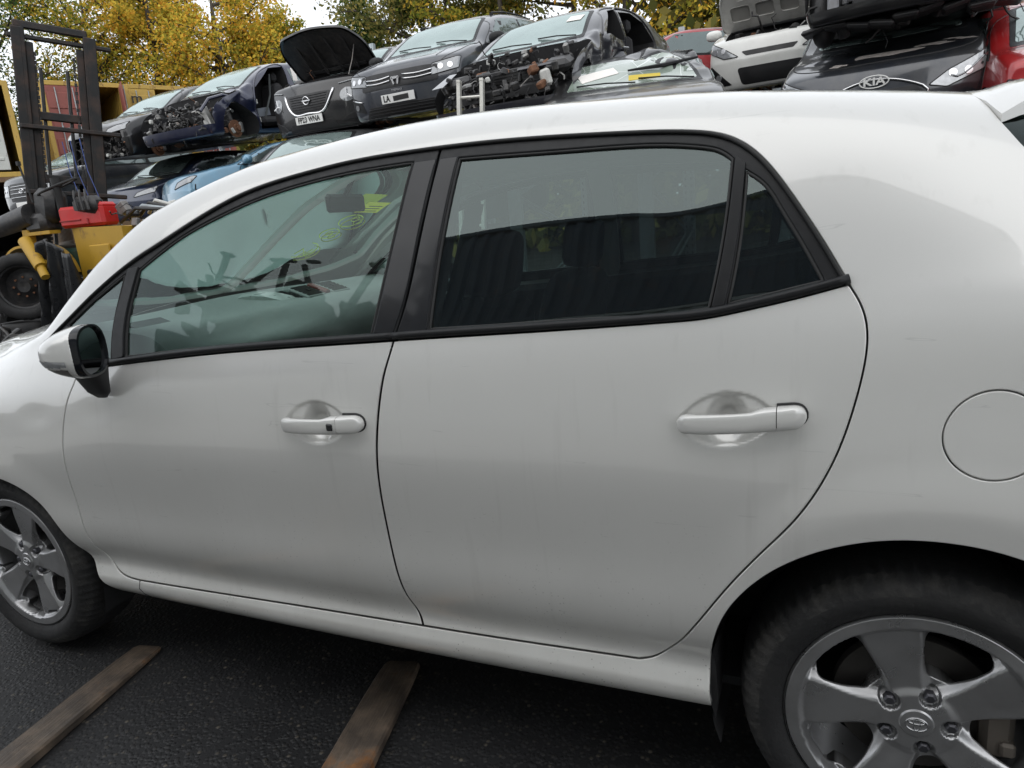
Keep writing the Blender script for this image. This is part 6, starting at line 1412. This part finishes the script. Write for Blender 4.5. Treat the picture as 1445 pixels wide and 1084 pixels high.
# ================================================================== containers beyond
Yc=cont_paint('yellow_container',(.50,.33,.07),.8); Rc=cont_paint('oxide_red_container',(.26,.075,.06),.6); Wc=cont_paint('white_container_door',(.55,.56,.52),.5)
RZ=math.radians(-27); un=Vector((.454,.891,0)); nn=Vector((.891,-.454,0))
def row_cont(corner,z,mat,label,W=2.44,L=6.06,rz=RZ,**k):
    """corner = right-hand front corner of the door end"""
    u=Vector((-math.sin(rz),math.cos(rz),0)); n=Vector((math.cos(rz),math.sin(rz),0)); c=Vector(corner)-u*W/2-n*L/2; return container('shipping_container',(c.x,c.y,z),rz,mat,label,L=L,W=W,**k)
g=row_cont((-21.0,12.5,0),3.68,Yc,'rusty yellow container with a white door, cut by the left edge of the photo',doors='none',rz=math.radians(-30))
mb=MB(); mb.box((3.03,-.1,1.3),(.05,1.9,2.2),bev=.01); d=mb.build('white_door',Wc,g)
for z in(.5,1.0,1.5,2.0): mb=MB(); mb.box((3.06,-.1,z),(.03,1.7,.08),bev=.01); mb.build('door_rib',Wc,d)
Bc=cont_paint('brown_container',(.16,.10,.05),.8)
row_cont((-21.0,12.5,0),1.09,Bc,'brown container under the yellow one at the left edge',rz=math.radians(-30),doors='none')
def tc(t): return (-21.5+.454*t,18.2+.891*t,0)
row_cont(tc(-1.22),4.35,Yc,'yellow container with red doors, its right door swung open on a dark inside',open_=(0,82),door_mats=(Rc,Rc))
row_cont(tc(-1.22),1.76,Bc,'brown container below the yellow one with red doors')
g=row_cont(tc(.78),4.35,Yc,'yellow container with black letters on its left door, right door open',W=1.95,open_=(0,100),door_mats=(Yc,Yc))
for txt,y,z,s_ in(('m',-.66,2.12,.40),('sc',-.62,1.82,.30)): text_obj('door_lettering',txt,s_,(3.12,y,z),(PI/2,0,PI/2),MAT['plate_t'],g,True,.004)
mb=MB(); mb.box((3.11,-.22,1.45),(.01,.20,.22)); mb.build('door_sticker',simple('pale_blue_sticker',(.35,.45,.6),.5),g)
row_cont(tc(.78),1.76,Cg,'faded grey container below the yellow lettered one',W=1.95)
row_cont(tc(2.3),4.30,Rc,'narrow oxide red container farthest right of the row of containers',W=1.4)
row_cont(tc(2.3),1.71,Cb,'dark blue container at the right end of the lower row',W=1.4)
bk=MB(); bk.box((-26,19,.54),(16,22,1.08),bev=.05); bk.box((-25,21,1.40),(12,14,.70),bev=.05); o=bk.build('earth_bank',simple('dark_earth',(.05,.045,.035),.95,vary=.4,scale=1.5,bump=.5,bscale=3),None); tag(o,kind='structure')
# ================================================================== racking
def rack(X0,X1,Yf,Yb,top,levels,label):
    r=empty('storage_rack',((X0+X1)/2,(Yf+Yb)/2,0)); tag(r,label,'storage rack','steel racks carrying the scrap cars')
    o=r.location
    for x in(X0,X1):
        for y in(Yf,Yb):
            mb=MB(); h=top if y==Yb else min(top,max(levels)+.1); mb.box((x-o.x,y-o.y,h/2),(.10,.09,h)); mb.box((x-o.x,y-o.y-.047,h/2),(.03,.004,h)) ; u=mb.build('upright',MAT['gal'],r)
            if y==Yb:
                hb=MB(); 
                for k in range(int(h/.12)): hb.box((x-o.x,y-o.y-.050,.06+.12*k),(.022,.004,.05))
                hb.build('slot_row',MAT['cavity'],u)
        n=3
        for k in range(n):
            mb=MB(); a=Vector((x-o.x,Yf-o.y,top*.0+max(levels)*k/n)); b=Vector((x-o.x,Yb-o.y,max(levels)*(k+1)/n)); mb.tube([a,b] if k%2==0 else [Vector((a.x,b.y,a.z)),Vector((a.x,a.y,b.z))],.022,4); mb.build('side_brace',MAT['gal'],r)
    for z in levels:
        for y in(Yf,Yb): mb=MB(); mb.box((0,y-o.y,z),(X1-X0-.1,.06,.12)); mb.build('beam',simple('dark_rack_beam',(.035,.03,.03),.6,dirt=.5),r)
    mb=MB(); mb.tube([(X0-o.x,Yb-o.y,top-.5),(X1-o.x,Yb-o.y,top-.5)],.02,4); mb.build('tie_rod',MAT['gal'],r)
    mb=MB(); mb.tube([(X0-o.x,Yb-o.y,top-.2),(X1-o.x,Yb-o.y,max(levels)+.3)],.018,4); mb.build('tie_rod',MAT['gal'],r)
rk=[(-13.3,-11.05,4.95,'far left rack behind the black car with crumpled bonnet'),(-10.95,-8.75,5.1,'rack behind the navy wreck'),(-8.6,-6.45,4.9,'rack under the black crossover with raised bonnet'),(-6.35,-4.35,4.3,'rack under the slate grey hatchback'),(-4.25,-2.4,4.3,'rack under the blue black wreck'),(-2.3,-.55,4.2,'rack under the white hatchback')]
for X0,X1,t,l in rk: rack(X0,X1,9.7 if X0<-8 else 8.6,12.2,t,[2.45] if X0<-8 else [2.45,1.2],l)
rack(-.65,1.42,8.3,10.6,4.2,[2.45],'rack beside the stripped wreck on the right'); rack(1.62,3.5,8.3,10.6,5.2,[3.0],'tall pierced uprights at the right edge behind the red car')
# ================================================================== ladder
lr=empty('ladder',(-3.42,5.25,.9),(math.radians(-6),math.radians(3),math.radians(8))); tag(lr,'aluminium ladder end leaning up in front of the blue black wreck','ladder')
lm=simple('ladder_aluminium',(.62,.61,.56),.4,metal=.5,dirt=.3)
for x in(-.12,.12): mb=MB(); mb.box((x,0,.88),(.035,.07,1.76),bev=.004); mb.box((x,0,1.77),(.04,.075,.03),bev=.004); mb.build('stile',lm,lr)
for k in range(7): mb=MB(); mb.cyl((-.11,0,.12+.25*k),(.11,0,.12+.25*k),.015,8); mb.build('rung',lm,lr)
# ================================================================== trees
def leafmat(name,cols):
    N=NT(name); g=N.n('ShaderNodeNewGeometry'); r=N.ramp(g.outputs['Random Per Island'],cols)
    d=N.n('ShaderNodeBsdfDiffuse'); N.l(r,d.inputs[0]); t=N.n('ShaderNodeBsdfTranslucent'); N.l(r,t.inputs[0]); m=N.n('ShaderNodeMixShader'); m.inputs[0].default_value=.42
    N.l(d.outputs[0],m.inputs[1]); N.l(t.outputs[0],m.inputs[2]); N.l(m.outputs[0],N.o.inputs['Surface']); return N.m
LY=leafmat('yellow_autumn_leaves',[(0,(0.207,0.208,0.033)),(.3,(0.413,0.364,0.060)),(.6,(0.718,0.548,0.081)),(.85,(0.834,0.499,0.076)),(1,(0.571,0.265,0.040))])
LG=leafmat('green_leaves',[(0,(0.041,0.082,0.024)),(.5,(0.091,0.151,0.048)),(.85,(0.186,0.241,0.072)),(1,(0.295,0.260,0.074))])
LM=leafmat('turning_leaves',[(0,(0.104,0.142,0.027)),(.35,(0.247,0.272,0.048)),(.7,(0.540,0.443,0.069)),(1,(0.638,0.368,0.057))])
LO=leafmat('orange_leaves',[(0,(0.207,0.195,0.033)),(.35,(0.566,0.456,0.076)),(.75,(0.837,0.588,0.091)),(1,(0.763,0.395,0.071))])
LD=leafmat('brown_green_leaves',[(0,(0.074,0.089,0.029)),(.5,(0.192,0.193,0.062)),(1,(0.397,0.314,0.096))])
bark=simple('grey_brown_bark',(.055,.045,.035),.9,vary=.4,scale=9,bump=.6,bscale=20)
def tree(x,y,h,rad,mat,label,seed,n=9000,z0=0.0,leaf=.14,group='trees beyond the yard',droop=0.):
    rg=np.random.default_rng(seed); rr=random.Random(seed); root=empty('tree',(x,y,z0)); tag(root,label,'tree',group)
    mb=MB(); th=h*.30; top=Vector((rr.uniform(-.4,.4),rr.uniform(-.4,.4),h*.9)); mid=Vector((rr.uniform(-.3,.3),rr.uniform(-.3,.3),h*.45))
    tr=[Vector((0,0,0)),Vector((0,0,th*.5)),mid,mid.lerp(top,.5),top]; mb.tube(tr,[h*.022,h*.018,h*.012,h*.007,.02],9); mb.build('trunk',bark,root,True)
    mb=MB(); tips=[]
    for k in range(26):
        t=rr.uniform(.25,.95); base=tr[2]*0+Vector((0,0,0)); zb=h*t; i=min(3,int(t*4)); base=tr[i].lerp(tr[i+1],(t*4)%1) if t<.98 else tr[-1]
        a=rr.uniform(0,2*PI); L=rad*rr.uniform(.45,1.05)*(1.15-.55*abs(t-.5)*1.2); e=Vector((math.cos(a),math.sin(a),rr.uniform(.15,.8)-droop)).normalized(); p=[base]; d=e.copy()
        for s in range(5): d=(d+Vector((rr.gauss(0,.15),rr.gauss(0,.15),rr.gauss(.03,.12)))).normalized(); p.append(p[-1]+d*L/5)
        mb.tube(p,[h*.007*(1-s/5.5) for s in range(6)],5); tips+= [(q,L*.25) for q in p[2:]]
        for s in range(2,6):
            for _ in range(2):
                d2=(d+Vector((rr.gauss(0,.8),rr.gauss(0,.8),rr.gauss(0,.6)))).normalized(); q=p[s]+d2*L*.32; mb.tube([p[s],p[s].lerp(q,.5)+Vector((0,0,.05)),q],[h*.0022,h*.0015,.006],4); tips.append((q,L*.2)); tips.append((p[s].lerp(q,.6),L*.2))
    mb.build('branches',bark,root)
    T=np.array([[*q] for q,_ in tips]); S=np.array([s for _,s in tips])
    # leaf clumps about the twig ends; each clump has its own density
    wgt=rg.uniform(.2,1.,len(T))**1.5; idx=rg.choice(len(T),n,p=wgt/wgt.sum()); dirs=rg.normal(size=(n,3)); dirs/=np.linalg.norm(dirs,axis=1)[:,None]
    P=T[idx]+dirs*(rg.uniform(0,1,n)**.45*S[idx]*1.15)[:,None]*np.array([1,1,.75]); P[:,2]=np.maximum(P[:,2],.3)
    a=rg.normal(size=(n,3)); a/=np.linalg.norm(a,axis=1)[:,None]; b=np.cross(a,rg.normal(size=(n,3))); b/=np.linalg.norm(b,axis=1)[:,None]
    s=(leaf*rg.uniform(.6,1.3,n))[:,None]; V=np.stack([P-a*s,P+b*s*.55,P+a*s,P-b*s*.55],1).reshape(-1,3)
    me=bpy.data.meshes.new('crown'); me.vertices.add(n*4); me.vertices.foreach_set('co',V.ravel()); me.loops.add(n*4); me.loops.foreach_set('vertex_index',np.arange(n*4)); me.polygons.add(n); me.polygons.foreach_set('loop_start',np.arange(n)*4); me.materials.append(mat); me.update(); me.validate()
    o=bpy.data.objects.new('crown',me); C.objects.link(o); o.parent=root
TR=[(-45,19,16,5.5,LG,'tall green tree at the far left behind the forklift mast'),
 (-39,23,18,6,LG,'broad green tree rising above the forklift mast'),
 (-35.5,27,17.5,5.2,LM,'yellow green tree right of the forklift mast'),
 (-32.5,28,18.5,5.0,LO,'tall orange tree above the yellow lettered container'),
 (-30.2,30,17.5,4.6,LY,'tall golden tree above the small red container'),
 (-28,28,15,4.0,LY,'golden tree behind the racks left of the raised black bonnet'),
 (-26.4,30,13,3.0,LM,'thinning yellow green tree just left of the raised black bonnet'),
 (-23.6,32,10.6,3.2,LO,'lower orange tree in the dip behind the raised black bonnet'),
 (-20.9,33,10.9,3.0,LY,'lower golden tree between the raised black bonnet and the slate grey hatchback'),
 (-18.4,29,12.8,3.1,LG,'green tree above the windscreen of the slate grey hatchback'),
 (-15.8,28,14.5,3.8,LD,'brown green tree behind the slate grey hatchback'),
 (-12.6,28,14.5,4.0,LM,'yellow green tree behind the blue black wreck'),
 (-9.6,29,15,4.2,LD,'brown tinted tree behind the roof of the blue black wreck'),
 (-6.8,27,14.2,4.0,LY,'golden tree above the scuffed red car'),
 (-3.2,30,13.5,4.2,LD,'olive tree left of the raised white bonnet'),
 (.4,29,14,4.4,LD,'olive brown tree behind the white hatchback'),
 (4.2,27,13.5,4.4,LM,'yellow green tree behind the stripped wreck'),
 (8.2,25,13.5,4.4,LM,'yellow green tree at the far right behind the racks')]
for i,(x,y,h,r,m,l) in enumerate(TR): tree(x,y,h,r,m,l,100+i,n=24000 if x<-17 else 18000,leaf=.095)
# undergrowth closing the view between the trunks
rg=np.random.default_rng(5); n=60000; X=rg.uniform(-52,16,n); Y=30+rg.normal(0,2.2,n)+np.abs(X+12)*-.06; Z=rg.uniform(0,1,n)**1.1*(5.2+1.3*np.sin(X*.9)+.8*np.sin(X*2.3+1)+3.6*np.exp(-((X+4)/9.)**4)); P=np.stack([X,Y,Z],1)
a=rg.normal(size=(n,3)); a/=np.linalg.norm(a,axis=1)[:,None]; b=np.cross(a,rg.normal(size=(n,3))); b/=np.linalg.norm(b,axis=1)[:,None]; s=rg.uniform(.18,.40,n)[:,None]
V=np.stack([P-a*s,P+b*s*.6,P+a*s,P-b*s*.6],1).reshape(-1,3); me=bpy.data.meshes.new('hedge'); me.vertices.add(n*4); me.vertices.foreach_set('co',V.ravel()); me.loops.add(n*4); me.loops.foreach_set('vertex_index',np.arange(n*4)); me.polygons.add(n); me.polygons.foreach_set('loop_start',np.arange(n)*4); me.materials.append(LD); me.update()
o=bpy.data.objects.new('undergrowth',me); C.objects.link(o); tag(o,'tangled olive undergrowth below the row of trees','undergrowth',kind='stuff')
